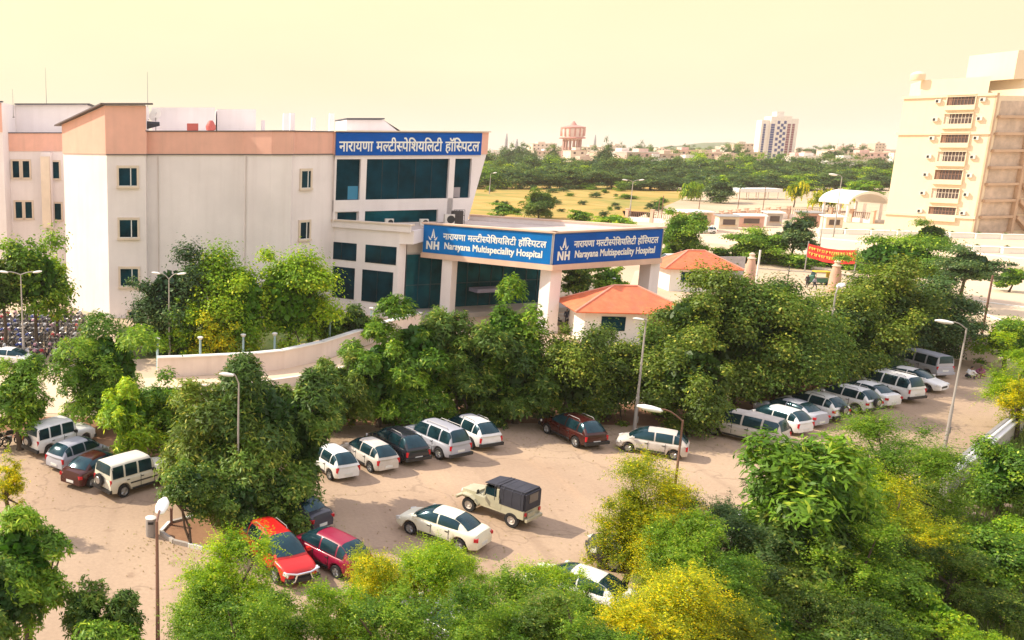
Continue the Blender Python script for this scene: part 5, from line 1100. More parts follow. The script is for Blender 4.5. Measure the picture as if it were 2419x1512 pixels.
T(890, 1300, 1480, 85, 1640, 'feather', 'yellow', 'yellow-green feathery tree below the dark red hatchback', .10, 1.0)
T(1010, 1275, 1440, 110, 1620, 'feather', 'bright', 'feathery tree just below the ivory sedan', .10, .9)
T(1085, 1285, 1390, 62, 1500, 'feather', 'bright', 'slender young tree with a visible bare trunk right of centre bottom', .09, .7, r0=.05)
T(930, 1400, 1560, 130, 1760, 'feather', 'green', 'green feathery tree at the bottom edge left of centre', .11, 1.0)
T(1230, 1375, 1560, 120, 1720, 'feather', 'green', 'green feathery tree in front of the white car roof', .11, 1.0)
T(1330, 1420, 1600, 110, 1800, 'feather', 'deep', 'darker feathery tree at the bottom edge centre', .11, 1.0)
T(1545, 1075, 1290, 95, 1400, 'feather', 'flower', 'yellow flowering tree in front of the old white hatchback', .11, .95, r0=.09)
T(1480, 1180, 1350, 75, 1410, 'feather', 'flower', 'left spreading part tree with yellow flowers by the empty lot', .11, .8)
T(1640, 1215, 1400, 100, 1500, 'feather', 'green', 'green tree right of the yellow flowering tree', .12, 1.0)
T(1620, 1340, 1530, 165, 1660, 'feather', 'flower', 'widest tree full of yellow flowers at the bottom', .11, 1.1)
T(1480, 1420, 1600, 100, 1740, 'feather', 'yellow', 'yellow-green tree left of the widest flowering one', .11, .9)
T(1725, 1208, 1400, 115, 1440, 'feather', 'teal', 'blue-green tree between the flowering and the broad-leaved trees', .12, 1.1)
T(1905, 1035, 1330, 132, 1410, 'tuft', 'green', 'broad-leaved bright tree with large drooping leaves', .21, .9)
T(1890, 1190, 1380, 100, 1440, 'tuft', 'deep', 'green broad-leaved tree below the large drooping leaves', .18, .9)
T(2110, 1000, 1200, 130, 1250, 'feather', 'green', 'wide fine-leaved tree in front of the right lamp pole', .13, 1.3)
T(2030, 1075, 1240, 80, 1290, 'feather', 'bright', 'light green tree between the broad-leaved and the wide fine-leaved tree', .13, 1.0)
T(2130, 1170, 1330, 110, 1370, 'feather', 'yellow', 'yellow-tinted feathery tree on the right slope', .12, 1.1)
T(2010, 1240, 1440, 115, 1480, 'feather', 'green', 'dark green bush below the yellow-tinted feathery tree', .13, 1.2, bottom=-1)
T(2378, 1050, 1200, 74, 1240, 'broad', 'green', 'dark green tree beside the concrete wall at the right edge', .14, .9)
T(2385, 755, 850, 58, 875, 'broad', 'green', 'green tree leaning in from the right edge by the boundary wall', .17, .8)
T(2345, 810, 838, 32, 850, 'broad', 'teal', 'small dark bush at the foot of the slim pole', .17, .8, name='shrub', cat='shrub')
T(2420, 800, 960, 70, 1010, 'feather', 'bright', 'bright feathery tree at the right edge above the pipes', .14, 1.2)
T(2410, 900, 1000, 45, 1050, 'feather', 'yellow', 'yellow-green tree cut by the right edge near the seated people', .14, 1.0)
T(2390, 635, 680, 30, 690, 'broad', 'green', 'round clipped bush on the pale paving at the right edge', .2, .9, name='shrub', cat='shrub')
T(1375, 1392, 1520, 55, 1620, 'feather', 'green', 'small green tree top between the two white car patches', .10, .9)
T(560, 1420, 1620, 150, 1850, 'feather', 'green', 'wide green feathery tree along the bottom edge right of the lamp pole', .10, 1.0)
T(800, 1380, 1560, 80, 1740, 'feather', 'bright', 'light green feathery tree below the gap between the red cars and the ivory sedan', .10, .8)
T(1130, 1400, 1600, 100, 1790, 'feather', 'green', 'green feathery tree at the bottom right of the slender young tree', .11, 1.0)
T(1300, 1352, 1460, 92, 1560, 'feather', 'bright', 'pale green tree top over the white car bonnet', .10, .9)
T(1400, 1470, 1620, 110, 1850, 'feather', 'green', 'green feathery tree at the bottom edge below the white car boot', .11, 1.0)
T(1690, 1300, 1480, 100, 1560, 'feather', 'green', 'green tree behind the widest flowering tree', .12, 1.1, bottom=-1)
T(1560, 1200, 1340, 110, 1420, 'feather', 'yellow', 'lower part tree below the yellow flowering one with ochre tint', .11, 1.0)
T(2010, 1130, 1300, 80, 1350, 'feather', 'green', 'green tree right behind the broad-leaved trees', .12, 1.1, bottom=-1)
# rough bushes on the slope, bottom right
bs = [(1800, 1420, 1520, 95, 1560, 'green'), (1950, 1400, 1510, 110, 1560, 'deep'), (2110, 1330, 1440, 90, 1480, 'green'), (2230, 1290, 1400, 95, 1440, 'deep'), (2350, 1260, 1380, 95, 1420, 'green'), (2080, 1430, 1520, 80, 1570, 'green'), (2220, 1420, 1490, 50, 1545, 'bright'), (2370, 1400, 1480, 55, 1530, 'deep'), (1850, 1340, 1450, 90, 1500, 'olive'), (2310, 1490, 1560, 60, 1610, 'bright'), (2420, 1220, 1330, 60, 1370, 'bright'), (1720, 1470, 1560, 100, 1620, 'olive'), (2060, 1495, 1570, 80, 1640, 'deep')]
BL = ['leafy bush below the broad-leaved trees', 'dark fine-leaved bush behind the bottom edge right of centre', 'green bush under the yellow-tinted feathery tree', 'dark fine-leaved bush left of the rubble heap', 'leafy bush in front of the rubble heap', 'green fine-leaved bush at the bottom edge below the slope', 'bright bush at the bottom edge towards the right', 'dark fine-leaved bush near the bottom right corner', 'olive bush hidden at the foot of the broad-leaved trees', 'bright fine-leaved bush in the bottom right corner', 'bright bush cut by the right edge below the pipes', 'olive fine-leaved bush right of the widest flowering tree', 'deep green bush on the bottom edge, lowest of the slope']
for i, (x, yt, yc, hw, yb, pl) in enumerate(bs):
    T(x, yt, yc, hw, yb, 'feather' if i % 2 else 'broad', pl, BL[i], .11, 1.0, name='bush', cat='bush', group='tangled bushes of the overgrown slope', bottom=-1)
# rough grass between the bushes: uncountable
rng = np.random.default_rng(77); n = 90000
poly = [(p.x, p.y) for p in [Vector((19, 22, 0)), Vector((22.5, 34.5, 0)), G(2225, 1120), G(2400, 1020), Vector((58, 44, 0)), Vector((45, 22, 0))]]
px = rng.uniform(17, 58, n); py = rng.uniform(22, 58, n)
ins = np.zeros(n, bool); j = len(poly) - 1
for i in range(len(poly)):
    (xi, yi), (xj, yj) = poly[i], poly[j]; ins ^= ((yi > py) != (yj > py)) & (px < (xj - xi) * (py - yi) / (yj - yi + 1e-9) + xi); j = i
px, py = px[ins], py[ins]; n = len(px); hh = .35 + .75 * rng.random(n)
P_ = np.stack([px, py, hh / 2 + .01], 1); tan = norm(np.stack([rng.normal(size=n) * .3, rng.normal(size=n) * .3, np.ones(n)], 1)); Nn = norm(np.stack([rng.normal(size=n), rng.normal(size=n), np.full(n, .3)], 1))
ck = rng.random((n, 1)); col = np.array((.09, .15, .04)) * (1 - ck) + np.array((.30, .36, .10)) * ck
go = bpy.data.objects.new('grass', leaves_mesh('grass', P_, Nn, hh, .06, col, tan)); C.objects.link(go); struct(go, 'stuff'); tag(go, 'rough green grass covering the slope in the bottom right', 'grass')

# dry leaves blown over the lot and the soil under the trees: uncountable
rng = np.random.default_rng(31); pts_ = []
for (x, y, sx, sy, k) in ((900, 1010, 260, 25, 700), (1500, 1040, 200, 25, 500), (560, 1290, 150, 25, 500), (1900, 990, 200, 30, 500), (300, 1120, 200, 40, 350), (1100, 1250, 500, 120, 500), (1300, 1440, 400, 60, 500)):
    for _ in range(k):
        q = G(rng.normal(x, sx), min(1500, max(930, rng.normal(y, sy)))); pts_.append((q.x, q.y, .03 + .02 * rng.random()))
P_ = np.array(pts_); n = len(P_); Nn = norm(np.array([0, 0, 1.]) + rng.normal(size=(n, 3)) * .25); ck = rng.random((n, 1)); col = np.array((.20, .12, .04)) * (1 - ck) + np.array((.30, .30, .08)) * ck
lo = bpy.data.objects.new('leaf_litter', leaves_mesh('leaf_litter', P_, Nn, .07 + .08 * rng.random(n), .05, col)); C.objects.link(lo); struct(lo, 'stuff'); tag(lo, 'dry leaves scattered over the car park surface', 'leaves')
# ================================================================ RIGHT SIDE WALLS, PIPES, DEBRIS
bw = gp([(2170, 842), (2355, 856)]); wall_line('boundary_wall', [(bw[0].x, bw[0].y), (bw[1].x, bw[1].y)], 0, 2.3, .25, ramp_w, 'pale boundary wall at the far end of the car park')
rw = gp([(2222, 1190), (2300, 1128), (2420, 1015)])
wr = wall_line('retaining_wall', [(p.x, p.y) for p in rw], 0, 1.5, .3, CONC, 'grey concrete retaining wall among the bushes at the right', cope=WHITE)
for k, (dx, dz, rr, mm_) in enumerate(((0, 1.72, .09, METAL), (.22, 1.70, .07, WHITE), (-.2, 1.68, .06, METAL))):
    a = G(2235, 1175); c = G(2412, 1018); b = MB(); b.tube([(a.x + dx, a.y, dz), ((a.x + c.x) / 2 + dx, (a.y + c.y) / 2, dz + .05), (c.x + dx, c.y, dz)], rr, 10)
    tag(b.build('pipe', mm_, smooth=True), ['thickest grey pipe lying along the retaining wall top', 'white pipe lying on the right of the thick grey pipe', 'thin grey pipe on the left side of the pipe bundle'][k], 'pipe')
p = G(2310, 1225); rd = random.Random(9); b = MB()
for k in range(70):
    b.box((p.x + rd.gauss(0, .9), p.y + rd.gauss(0, .5), .1 + abs(rd.gauss(0, .16))), (rd.uniform(.08, .35), rd.uniform(.08, .3), rd.uniform(.04, .2)), rd.uniform(0, 3), rx=rd.uniform(-.5, .5)); 
ob = b.build('debris', mat('rubble', (.42, .30, .26), .9, var=.6, vscale=2.5)); struct(ob, 'stuff'); tag(ob, 'heap of rubble and litter below the concrete retaining wall', 'rubble')

wall_line('garden_wall', [(V(1345, 700, 96).x, 96), (V(1485, 700, 99).x, 99)], 0, 1.2, .25, WALL, 'low white garden wall seen under the canopy between the two outer columns')
# ================================================================ KIOSKS WITH RED HIP ROOFS
def kiosk(x0, x1, ye, yr, Ybase, label, wallh, ridge=.3, split=0, dz=1.4):
    a, c = V(x0, ye, Ybase), V(x1, ye, Ybase); z = a.z; L = c.x - a.x; D = L * .62; o = thing('kiosk', ((a.x + c.x) / 2, Ybase + D / 2, 0), label, 'kiosk', rz=R(-8)); h = dz
    x, y = L / 2, D / 2; rx_ = x * ridge
    b = MB(); vs = [(-x, -y, z), (x, -y, z), (x, y, z), (-x, y, z), (-rx_, 0, z + h), (rx_, 0, z + h)]; vs += [(p[0] * .98, p[1] * .98, p[2] - .12) for p in vs[:4]]
    b.add(vs, [(0, 1, 5, 4), (1, 2, 5), (2, 3, 4, 5), (3, 0, 4), (0, 6, 7, 1), (1, 7, 8, 2), (2, 8, 9, 3), (3, 9, 6, 0), (6, 9, 8, 7)]); b.build('roof', REDROOF, o, world=False)
    b = MB()
    for (sx, sy) in ((-x, -y), (x, -y), (x, y), (-x, y)): b.tube([(sx, sy, z + .02), (math.copysign(rx_, sx), 0, z + h + .02)], .09, 6)
    b.tube([(-rx_, 0, z + h + .03), (rx_, 0, z + h + .03)], .1, 6); b.build('roof_ridge', mat('ridge_red', (.80, .34, .24), .7), o, world=False)
    b = MB(); b.box((0, 0, (z - .12) / 2), (L * .78, D * .74, z - .12)); b.build('wall', WHITE, o, world=False)
    b = MB(); b.box((-L * .15, -D * .375, (z) * .62), (L * .2, .06, z * .42)); b.build('window', GLASS, o, world=False)
    b = MB(); b.box((L * .2, -D * .375, z * .42), (L * .12, .05, z * .8)); b.build('door', mat('door_brown', (.2, .1, .06), .6), o, world=False)
    return o
kiosk(1378, 1650, 740, 690, 76.5, 'larger red hip-roofed kiosk with white wall close behind the lot trees', 3, dz=2.0, ridge=.2)
kiosk(1584, 1760, 636, 598, 106, 'farther red hip-roofed kiosk beside the white vans', 3, dz=2.0, ridge=.22)
a, c = V(1655, 610, 112), V(1760, 618, 112); b = MB(); b.box(((a.x + c.x) / 2, 112, 2.0), (c.x - a.x, .12, 3.6)); tag(b.build('sheet_fence', mat('corrugated', (.50, .46, .46), .6, var=.2, vscale=2)), 'grey sheet metal fence panel behind the far red roof', 'fence')
def pillar(x, yb, h, label):
    p = G(x, yb); o = thing('gate_pillar', (p.x, p.y, 0), label, 'pillar', 'pink gate pillars by the road'); b = MB(); b.lathe([(.75, 0), (.75, h * .1), (.68, h * .12), (.60, h * .55), (.45, h * .75), (.42, h * .8)], n=16); b.build('shaft', mat('pink_stone', (.62, .38, .28), .9), o, True, False)
    b = MB(); b.lathe([(.42, h * .8), (.55, h * .83), (.3, h * .88), (.28, h * .92), (.38, h * .96), (.2, h * 1.0), (.02, h * 1.02)], n=16); b.build('capital', mat('pale_stone', (.62, .50, .38), .9), o, True, False)
pillar(1768, 672, 4.2, 'pink rounded gate pillar right of the far red roof'); pillar(1968, 690, 4.0, 'pink rounded gate pillar at the right end of the rickshaw')
b = MB(); p = G(1786, 668); b.tube([(p.x, p.y, 0), (p.x, p.y, 4.4)], .12, 8); tag(b.build('white_post', WHITE), 'plain white post next to the pink gate pillar', 'post')
# red banner with yellow writing strokes on two posts
a, c = V(1910, 575, 124), V(2028, 580, 116); FR, L = frame(a.x, 124, c.x, 116); z1 = a.z; ban = thing('banner', (a.x, 124, 0), 'long red banner with yellow writing strung behind the clipped shrubs', 'banner')
b = MB(); N_ = 16
vs = []; fs = []
for i in range(N_ + 1):
    s_ = L * i / N_; sag = .35 * math.sin(math.pi * i / N_); q = FR[0] + FR[1] * s_ + FR[2] * (.12 * math.sin(i * 1.3))
    vs += [(q.x, q.y, z1 - sag), (q.x, q.y, z1 - 1.9 - sag * 1.2), (q.x, q.y + .03, z1 - 1.9 - sag * 1.2), (q.x, q.y + .03, z1 - sag)]
for i in range(N_):
    for k in range(4): fs.append((i * 4 + k, i * 4 + (k + 1) % 4, (i + 1) * 4 + (k + 1) % 4, (i + 1) * 4 + k))
b.add(vs, fs); b.build('cloth', mat('banner_red', (.60, .03, .02), .8), ban)
rd = random.Random(4); b = MB()
for row in range(2):
    s_ = .4
    while s_ < L - .5:
        w_ = rd.uniform(.18, .4); i = s_ / L; sag = .35 * math.sin(math.pi * i); zz = z1 - sag - .35 - row * .75
        for k in range(3):
            o1 = rd.uniform(0, w_ * .6); b.fbox(FR, s_ + o1, s_ + o1 + rd.uniform(.05, .16), zz - rd.uniform(.2, .42), zz, .16, .19)
        b.fbox(FR, s_, s_ + w_, zz - .06, zz, .19, .20); s_ += w_ + rd.uniform(.06, .2)
b.build('lettering', mat('banner_yellow', (.80, .55, .10), .8), ban)
for q in (a, None):
    pp = FR[0] if q is not None else FR[0] + FR[1] * L; b = MB(); b.tube([(pp.x, pp.y, 0), (pp.x, pp.y, z1 + .3)], .08, 6); b.build('post', METAL, ban)

# ================================================================ BEIGE TOWER ON THE RIGHT
g0 = G(2086, 546); P0 = (g0.x, g0.y); P1 = (g0.x + 7.6, g0.y - 12.6); P2 = (P1[0] + 9.5, P1[1] + 2.0); P3 = (P2[0] + 16, P2[1] - 2)
tw = thing('beige_tower', (P0[0], P0[1], 0), 'tall beige residential tower with bands and a column of windows at the right edge', 'building')
HT = V(2140, 228, g0.y).z; w = MB(); w.prism([P0, P1, (P1[0] + 14, P1[1] + 20), (P0[0] + 14, P0[1] + 14)], 0, HT); w.prism([P1, P2, (P2[0], P2[1] + 16), (P1[0], P1[1] + 16)], 0, HT - .5)
w.prism([P2, P3, (P3[0], P3[1] + 20), (P2[0], P2[1] + 20)], 0, HT + 3); w.build('wall', BEIGE, tw)
FT, LT = frame(*P0, *P1); w = MB()
for z in (HT - .5, HT * .72, HT * .13): w = MB(); w.fbox(FT, -.3, LT + .3, z, z + .55, 0, .35); w.build('floor_band', BEIGE, tw)
w = MB(); w.prism([(P0[0] + 2, P0[1] - 1.5), (P1[0] - .5, P1[1] + 1.2), (P1[0] + 8, P1[1] + 14), (P0[0] + 9, P0[1] + 10)], HT, HT + 3.2); w.build('penthouse', BEIGE, tw)
w = MB(); w.prism([(P2[0] - 2, P2[1] + 3), (P3[0], P3[1] + 3), (P3[0], P3[1] + 14), (P2[0] - 2, P2[1] + 14)], HT + 3, HT + 8.5); w.build('roof_room', BEIGE, tw)
dkf = mat('window_shade', (.28, .15, .10), .7); pane = mat('tower_pane', (.10, .07, .07), .2)
for i, yy in enumerate((237, 281, 326, 370, 413, 457, 500)):
    dpt = P0[1] + (P1[1] - P0[1]) * .62; z = V(2230, yy, dpt).z; s0, s1 = LT * .50, LT * .80
    f = MB(); f.fbox(FT, s0 - .15, s1 + .15, z + 1.0, z + 1.15, 0, .5); f.fbox(FT, s0 - .2, s1 + .2, z - 1.9, z - .95, 0, .55); f.fbox(FT, s0 - .15, s0, z - .95, z + 1.0, 0, .3); f.fbox(FT, s1, s1 + .15, z - .95, z + 1, 0, .3); wo = f.build('balcony_window', BEIGE, tw); wo['_w'] = tuple(tw.location)
    f = MB(); f.fbox(FT, s0, s1, z - .95, z + 1, 0, .05); f.build('pane', pane, wo)
    f = MB(); 
    for k in range(9): f.fbox(FT, s0 + (s1 - s0) * k / 8 - .04, s0 + (s1 - s0) * k / 8 + .04, z - .95, z + 1, .05, .14)
    f.fbox(FT, s0, s1, z + .1, z + .18, .05, .14); f.fbox(FT, s0, s0 + .8, z - .95, z + 1, .05, .1); f.build('window_grille', TRIM if i % 2 else dkf, wo)
    for s_ in (LT * .40, LT * .88):
        f = MB(); f.fbox(FT, s_ - .45, s_ + .45, z - .4, z + .35, 0, .5); ac = f.build('air_conditioner', mat('ac_white', (.72, .68, .62), .6), tw); ac['_w'] = tuple(tw.location)
        f = MB(); f.fbox(FT, s_ - .3, s_ + .1, z - .3, z + .22, .5, .52); f.build('fan_grille', BLACK, ac)
FS, LS = frame(*P1, *P2); shaft = mat('stair_glass', (.60, .46, .36), .5, var=.3)
for k in range(8):
    z = 1.0 + k * (HT - 2) / 8; f = MB(); f.fbox(FS, 1.6, LS - .8, z, z + (HT - 2) / 8 - .5, 0, .06); f.build('stair_opening', shaft, tw)
    f = MB(); f.fbox(FS, 1.2, LS, z - .5, z, 0, .7); f.build('landing', TAN, tw)
f = MB(); f.fbox(FS, LS - .7, LS, 0, HT, 0, .8); f.fbox(FS, 0, .5, 0, HT, 0, .35); f.build('tower_pier', TAN, tw)
FX, LX = frame(*P2, *P3)
for k in range(8):
    z0_ = 1 + k * (HT - 2) / 8; z1_ = z0_ + (HT - 2) / 8; f = MB(); P, t, n = FX
    f.add([P + t * .3 + n * 1.2 + Vector((0, 0, z1_)), P + t * 3.4 + n * 1.2 + Vector((0, 0, z0_)), P + t * 3.4 + n * 1.2 + Vector((0, 0, z0_ - .7)), P + t * .3 + n * 1.2 + Vector((0, 0, z1_ - .7)), P + t * .3 + n * .0 + Vector((0, 0, z1_)), P + t * 3.4 + Vector((0, 0, z0_)), P + t * 3.4 + Vector((0, 0, z0_ - .7)), P + t * .3 + Vector((0, 0, z1_ - .7))], [(0, 1, 2, 3), (4, 7, 6, 5), (0, 4, 5, 1), (1, 5, 6, 2), (2, 6, 7, 3), (3, 7, 4, 0)]); f.build('stair_flight', TAN, tw)
    f = MB(); f.fbox(FX, 4.6, 7.4, z0_ + 1.2, z0_ + 3.0, 0, .1); wo = f.build('window', pane, tw)
    f = MB(); f.fbox(FX, 3.9, 8.4, z0_ - .1, z0_ + .9, 0, .9); f.build('balcony', BEIGE, tw)
    f = MB(); f.fbox(FX, .2, 3.6, z0_ + .2, z0_ + 3.2, .01, .05); f.build('stair_opening', shaft, tw)
# small tanks on the tower roof
p = V(2195, 190, g0.y - 4); b = MB(); b.lathe([(1.2, 0), (1.3, .2), (1.3, 1.2), (.9, 1.6), (.3, 1.8)], (p.x, g0.y - 1, HT + 3.2), 14); tag(b.build('roof_tank', BEIGE, smooth=True), 'small water tank on the beige tower roof', 'tank')

# ================================================================ COMPOUND: WALL, GATEHOUSE, CANOPIES, PLANTERS
cw = thing('compound_wall', (G(1480, 520).x, G(1480, 520).y, 0), 'long cream compound wall with red-brown railings beyond the road', 'wall')
pts = gp([(1480, 522), (1600, 530), (1680, 530), (1760, 522), (1860, 516), (1960, 520), (2060, 528)])
for i in range(len(pts) - 1):
    FR, L = frame(pts[i].x, pts[i].y, pts[i + 1].x, pts[i + 1].y); b = MB(); b.fbox(FR, 0, L, 0, 1.1, -.2, .2); b.build('plinth', WALL, cw)
    nn = max(2, int(L / 4)); b = MB()
    for k in range(nn + 1):
        b = MB(); b.fbox(FR, L * k / nn - .35, L * k / nn + .35, 0, 2.9, -.36, .36); b.fbox(FR, L * k / nn - .45, L * k / nn + .45, 2.9, 3.1, -.45, .45); b.build('wall_pier', mat('pier_pink', (.68, .47, .36), .9), cw)
    b = MB()
    for k in range(int(L / .45)): b.fbox(FR, k * .45, k * .45 + .1, 1.1, 2.5, -.05, .05)
    b.fbox(FR, 0, L, 2.35, 2.45, -.06, .06); b.build('railing', mat('railing_brown', (.30, .16, .12), .7), cw)
def flatroof_house(x0, x1, yt, yb, label, roofm, wallm, name='gatehouse', dep=6):
    a = G(x0, yb); c = V(x1, yb, a.y); z = V(x0, yt, a.y).z; L = c.x - a.x; o = thing(name, (a.x + L / 2, a.y + dep / 2, 0), label, 'building')
    b = MB(); b.box((0, 0, z / 2), (L * .9, dep, z)); b.build('wall', wallm, o, world=False); b = MB(); b.box((0, 0, z + .15), (L * 1.05, dep * 1.15, .3)); b.build('roof', roofm, o, world=False)
    b = MB(); b.box((L * .2, -dep / 2 - .02, z * .45), (L * .15, .06, z * .8)); b.build('door', BLACK, o, world=False); b = MB(); b.box((-L * .2, -dep / 2 - .02, z * .55), (L * .2, .06, z * .3)); b.build('window', GLASS, o, world=False)
flatroof_house(1618, 1680, 503, 548, 'small tan gatehouse with flat white roof behind the green tree', WHITE, TAN)
def canopy(x0, x1, yt, yb, label, arch=0, dep=7, n_=4, th=.5):
    a = G(x0, yb); c = V(x1, yb, a.y); z = V(x0, yt, a.y).z; L = c.x - a.x; o = thing('canopy', (a.x + L / 2, a.y + dep / 2, 0), label, 'canopy')
    b = MB(); S_ = 12; vs = []
    for i in range(S_ + 1):
        u = i / S_; zz = z + arch * (math.sin(math.pi * u) ** .6 if 0 < u < 1 else 0); x = -L / 2 + L * u; vs += [(x, -dep / 2, zz), (x, dep / 2, zz), (x, dep / 2, zz - th), (x, -dep / 2, zz - th)]
    fs = [(0, 1, 2, 3), (S_ * 4 + 3, S_ * 4 + 2, S_ * 4 + 1, S_ * 4)]
    for i in range(S_):
        for k in range(4): fs.append((i * 4 + k, i * 4 + (k + 1) % 4, (i + 1) * 4 + (k + 1) % 4, (i + 1) * 4 + k))
    b.add(vs, fs); b.build('canopy_roof', WHITE, o, True, False)
    for i in range(n_):
        for s in (-1, 1): x = -L / 2 + .8 + (L - 1.6) * i / (n_ - 1); b = MB(); b.tube([(x, s * dep * .4, 0), (x, s * dep * .4, z - th + .05)], .3 if arch else .12, 10); b.build('column', WALL, o, True, False)
canopy(1742, 1846, 446, 472, 'long flat white canopy in front of the dark tree belt', 0, 8, 5, 1.2)
canopy(1998, 2092, 476, 526, 'white arched canopy on columns left of the beige tower', 2.4, 10, 3, .6)
def booth(x, yb, w_, h_, col, label):
    g = G(x, yb); o = thing('booth', (g.x, g.y, .01), label, 'booth', 'small booths along the compound wall', rz=R(-10)); b = MB(); b.box((0, 0, h_ / 2), (w_, 2.4, h_)); b.build('wall', mat('booth_' + col, {'pink': (.68, .42, .36), 'cream': (.76, .66, .52), 'grey': (.50, .46, .46)}[col], .85), o, world=False)
    b = MB(); b.box((0, -.3, h_ + .1), (w_ + .8, 3.4, .16), rx=.08); b.build('roof', [WHITE, METAL][int(x) % 2], o, world=False); b = MB(); b.box((0, -1.22, h_ * .55), (w_ * .62, .06, h_ * .42)); b.build('hatch', pane, o, world=False); b = MB(); b.box((0, -1.35, h_ * .32), (w_ * .8, .4, .08)); b.build('counter', TAN, o, world=False)
for a_ in ((1715, 540, 4.0, 2.8, 'cream', 'cream booth first right of the tan gatehouse'), (1768, 536, 5.2, 2.6, 'pink', 'wide pink booth left of the middle of the compound wall'), (1822, 533, 3.2, 3.0, 'grey', 'narrow grey booth in the middle of the compound wall'), (1905, 534, 4.2, 3.1, 'pink', 'pink booth right of the thin bluish tree top'), (1962, 540, 3.4, 2.7, 'cream', 'cream booth nearest the arched canopy')): booth(*a_)
for k_, pts_k in enumerate((((1640, 556), (1900, 560), (2130, 580), (2420, 612)), ((1745, 632), (1965, 648), (2060, 668)), ((2220, 705), (2330, 745), (2440, 790)), ((2330, 640), (2440, 648)), ((2300, 712), (2440, 730)))):
    q = gp(pts_k)
    for i in range(len(q) - 1):
        FR, L = frame(q[i].x, q[i].y, q[i + 1].x, q[i + 1].y); b = MB(); b.fbox(FR, 0, L - .02, 0, .16, -.12, .12); struct(b.build('road_kerb', CONC if k_ % 2 else WHITE))
p = G(2035, 634); place_car('suv', 'silver', p.x, p.y, R(185), 'silver car by the right end of the red banner', 'car')
p = G(1668, 552); place_car('hatch', 'white', p.x, p.y, R(170), 'white car in front of the tan gatehouse', 'car')
rd = random.Random(21); gpl = 'white planter blocks along the far paving'
pl = thing('planter', (0, 0, 0), '', 'planter', gpl); b = MB(); b.prism([(-2.2, -.6), (2.2, -.6), (2.2, .6), (-2.2, .6)], 0, .9); b.prism([(-2.3, -.7), (2.3, -.7), (2.3, .7), (-2.3, .7)], .9, 1.05); b.build('planter_box', WHITE, pl, world=False)
me1, _ = crown_mesh('plant', .6, .5, .6, 555, 'tuft', 'olive', .3, .5, -1); q = bpy.data.objects.new('plant', me1); C.objects.link(q); q.parent = pl; q.location = (2.9, 0, .6)
spots = [(1960 + 62 * k, 552 + 2 * k) for k in range(8)] + [(2190 + 70 * k, 590 + 3 * k) for k in range(4)]
for i, (x, y) in enumerate(spots):
    o = pl if i == 0 else copy_tree(pl); g = G(x, y); o.location = (g.x, g.y, .01); o.rotation_euler = (0, 0, R(-14)); o['label'] = 'white planter block with a small plant in the rows before the beige tower'; o['group'] = gpl
hedge_rng = 0
# ================================================================ DISTANT TOWERS
hz_ = mat('tower_white', (.80, .74, .68), .8); hb_ = mat('tower_blue', (.04, .06, .22), .4); hr_ = mat('tower_plum', (.24, .08, .12), .6)
Yt = 760; a = V(1788, 380, Yt); c = V(1874, 380, Yt); ztop = V(1830, 275, Yt).z; L = c.x - a.x
ft = thing('apartment_tower', (a.x, Yt, 0), 'distant white apartment tower with blue window columns on the skyline', 'building'); FR, L = frame(a.x, Yt, c.x, Yt)
w = MB(); w.fbox(FR, 0, L * .22, 0, ztop - 3, -7, 0); w.fbox(FR, L * .22, L * .78, 0, ztop, -8, 1.5); w.fbox(FR, L * .78, L, 0, ztop - 2, -7, 0); w.fbox(FR, L * .4, L * .6, ztop, ztop + 4, -7, -1); w.build('wall', hz_, ft)
for s0, s1, m_, d_ in ((.06, .12, hb_, 0), (.235, .335, hb_, 1.5), (.68, .765, hr_, 1.5), (.84, .91, hr_, 0)):
    for k in range(16):
        z = 4 + k * (ztop - 10) / 16; b = MB(); b.fbox(FR, L * s0, L * s1, z, z + (ztop - 10) / 16 * .85, d_, d_ + .15); b.build('window', m_, ft)
rd = random.Random(3)
for k in range(15):
    for j in range(3):
        z = 4 + k * (ztop - 8) / 15; cx = .43 + j * .09 + rd.uniform(-.015, .015); b = MB(); b.fbox(FR, L * (cx - .034), L * (cx + .034), z, z + 2.5, 1.5, 1.65)
        if (k + j) % 2 == 0: b.build('window', hb_, ft)
wt = thing('water_tower', (V(1351, 340, 640).x, 640, 0), 'distant red and cream water tower on the skyline', 'water tower'); zT = V(1351, 303, 640).z; zc = V(1351, 325, 640).z; zk = V(1351, 333, 640).z; rr = 26 / ppm(640)
b = MB(); b.lathe([(rr * .6, zk), (rr * .95, zc), (rr, zT - 1), (rr * .98, zT)], n=28); b.build('tank', mat('tank_cream', (.78, .60, .52), .8), wt, True, False)
b = MB(); b.lathe([(rr * 1.04, zT), (rr * 1.04, zT + .8), (rr * .3, zT + 2.2), (rr * .06, zT + 5)], n=28); b.build('cap', mat('tank_red', (.58, .27, .23), .8), wt, True, False)
b = MB(); b.lathe([(rr * 1.06, zc - .8), (rr * 1.12, zc - .2), (rr * 1.0, zc + .3)], n=28); b.build('gallery', mat('tank_red', (.58, .27, .23), .8), wt, True, False)
for k in range(14):
    an = k * 2 * math.pi / 14; b = MB(); b.tube([(rr * .72 * math.cos(an), rr * .72 * math.sin(an), 0), (rr * .72 * math.cos(an), rr * .72 * math.sin(an), zk + 1)], .7, 6); b.build('leg', mat('leg_pink', (.50, .30, .26), .8), wt, True, False)
    b = MB(); b.box((rr * 1.005 * math.cos(an), rr * 1.005 * math.sin(an), (zc + zT) / 2 + .4), (.5, .9, (zT - zc) * .8), an); b.build('tank_rib', mat('tank_red', (.58, .27, .23), .8), wt, False, False)
b = MB()
for z in (8, 16): b.lathe([(rr * .72, z), (rr * .74, z + .8), (rr * .70, z + .8)], n=28, cap=False)
b.build('brace_ring', mat('leg_pink', (.50, .30, .26), .8), wt, False, False)
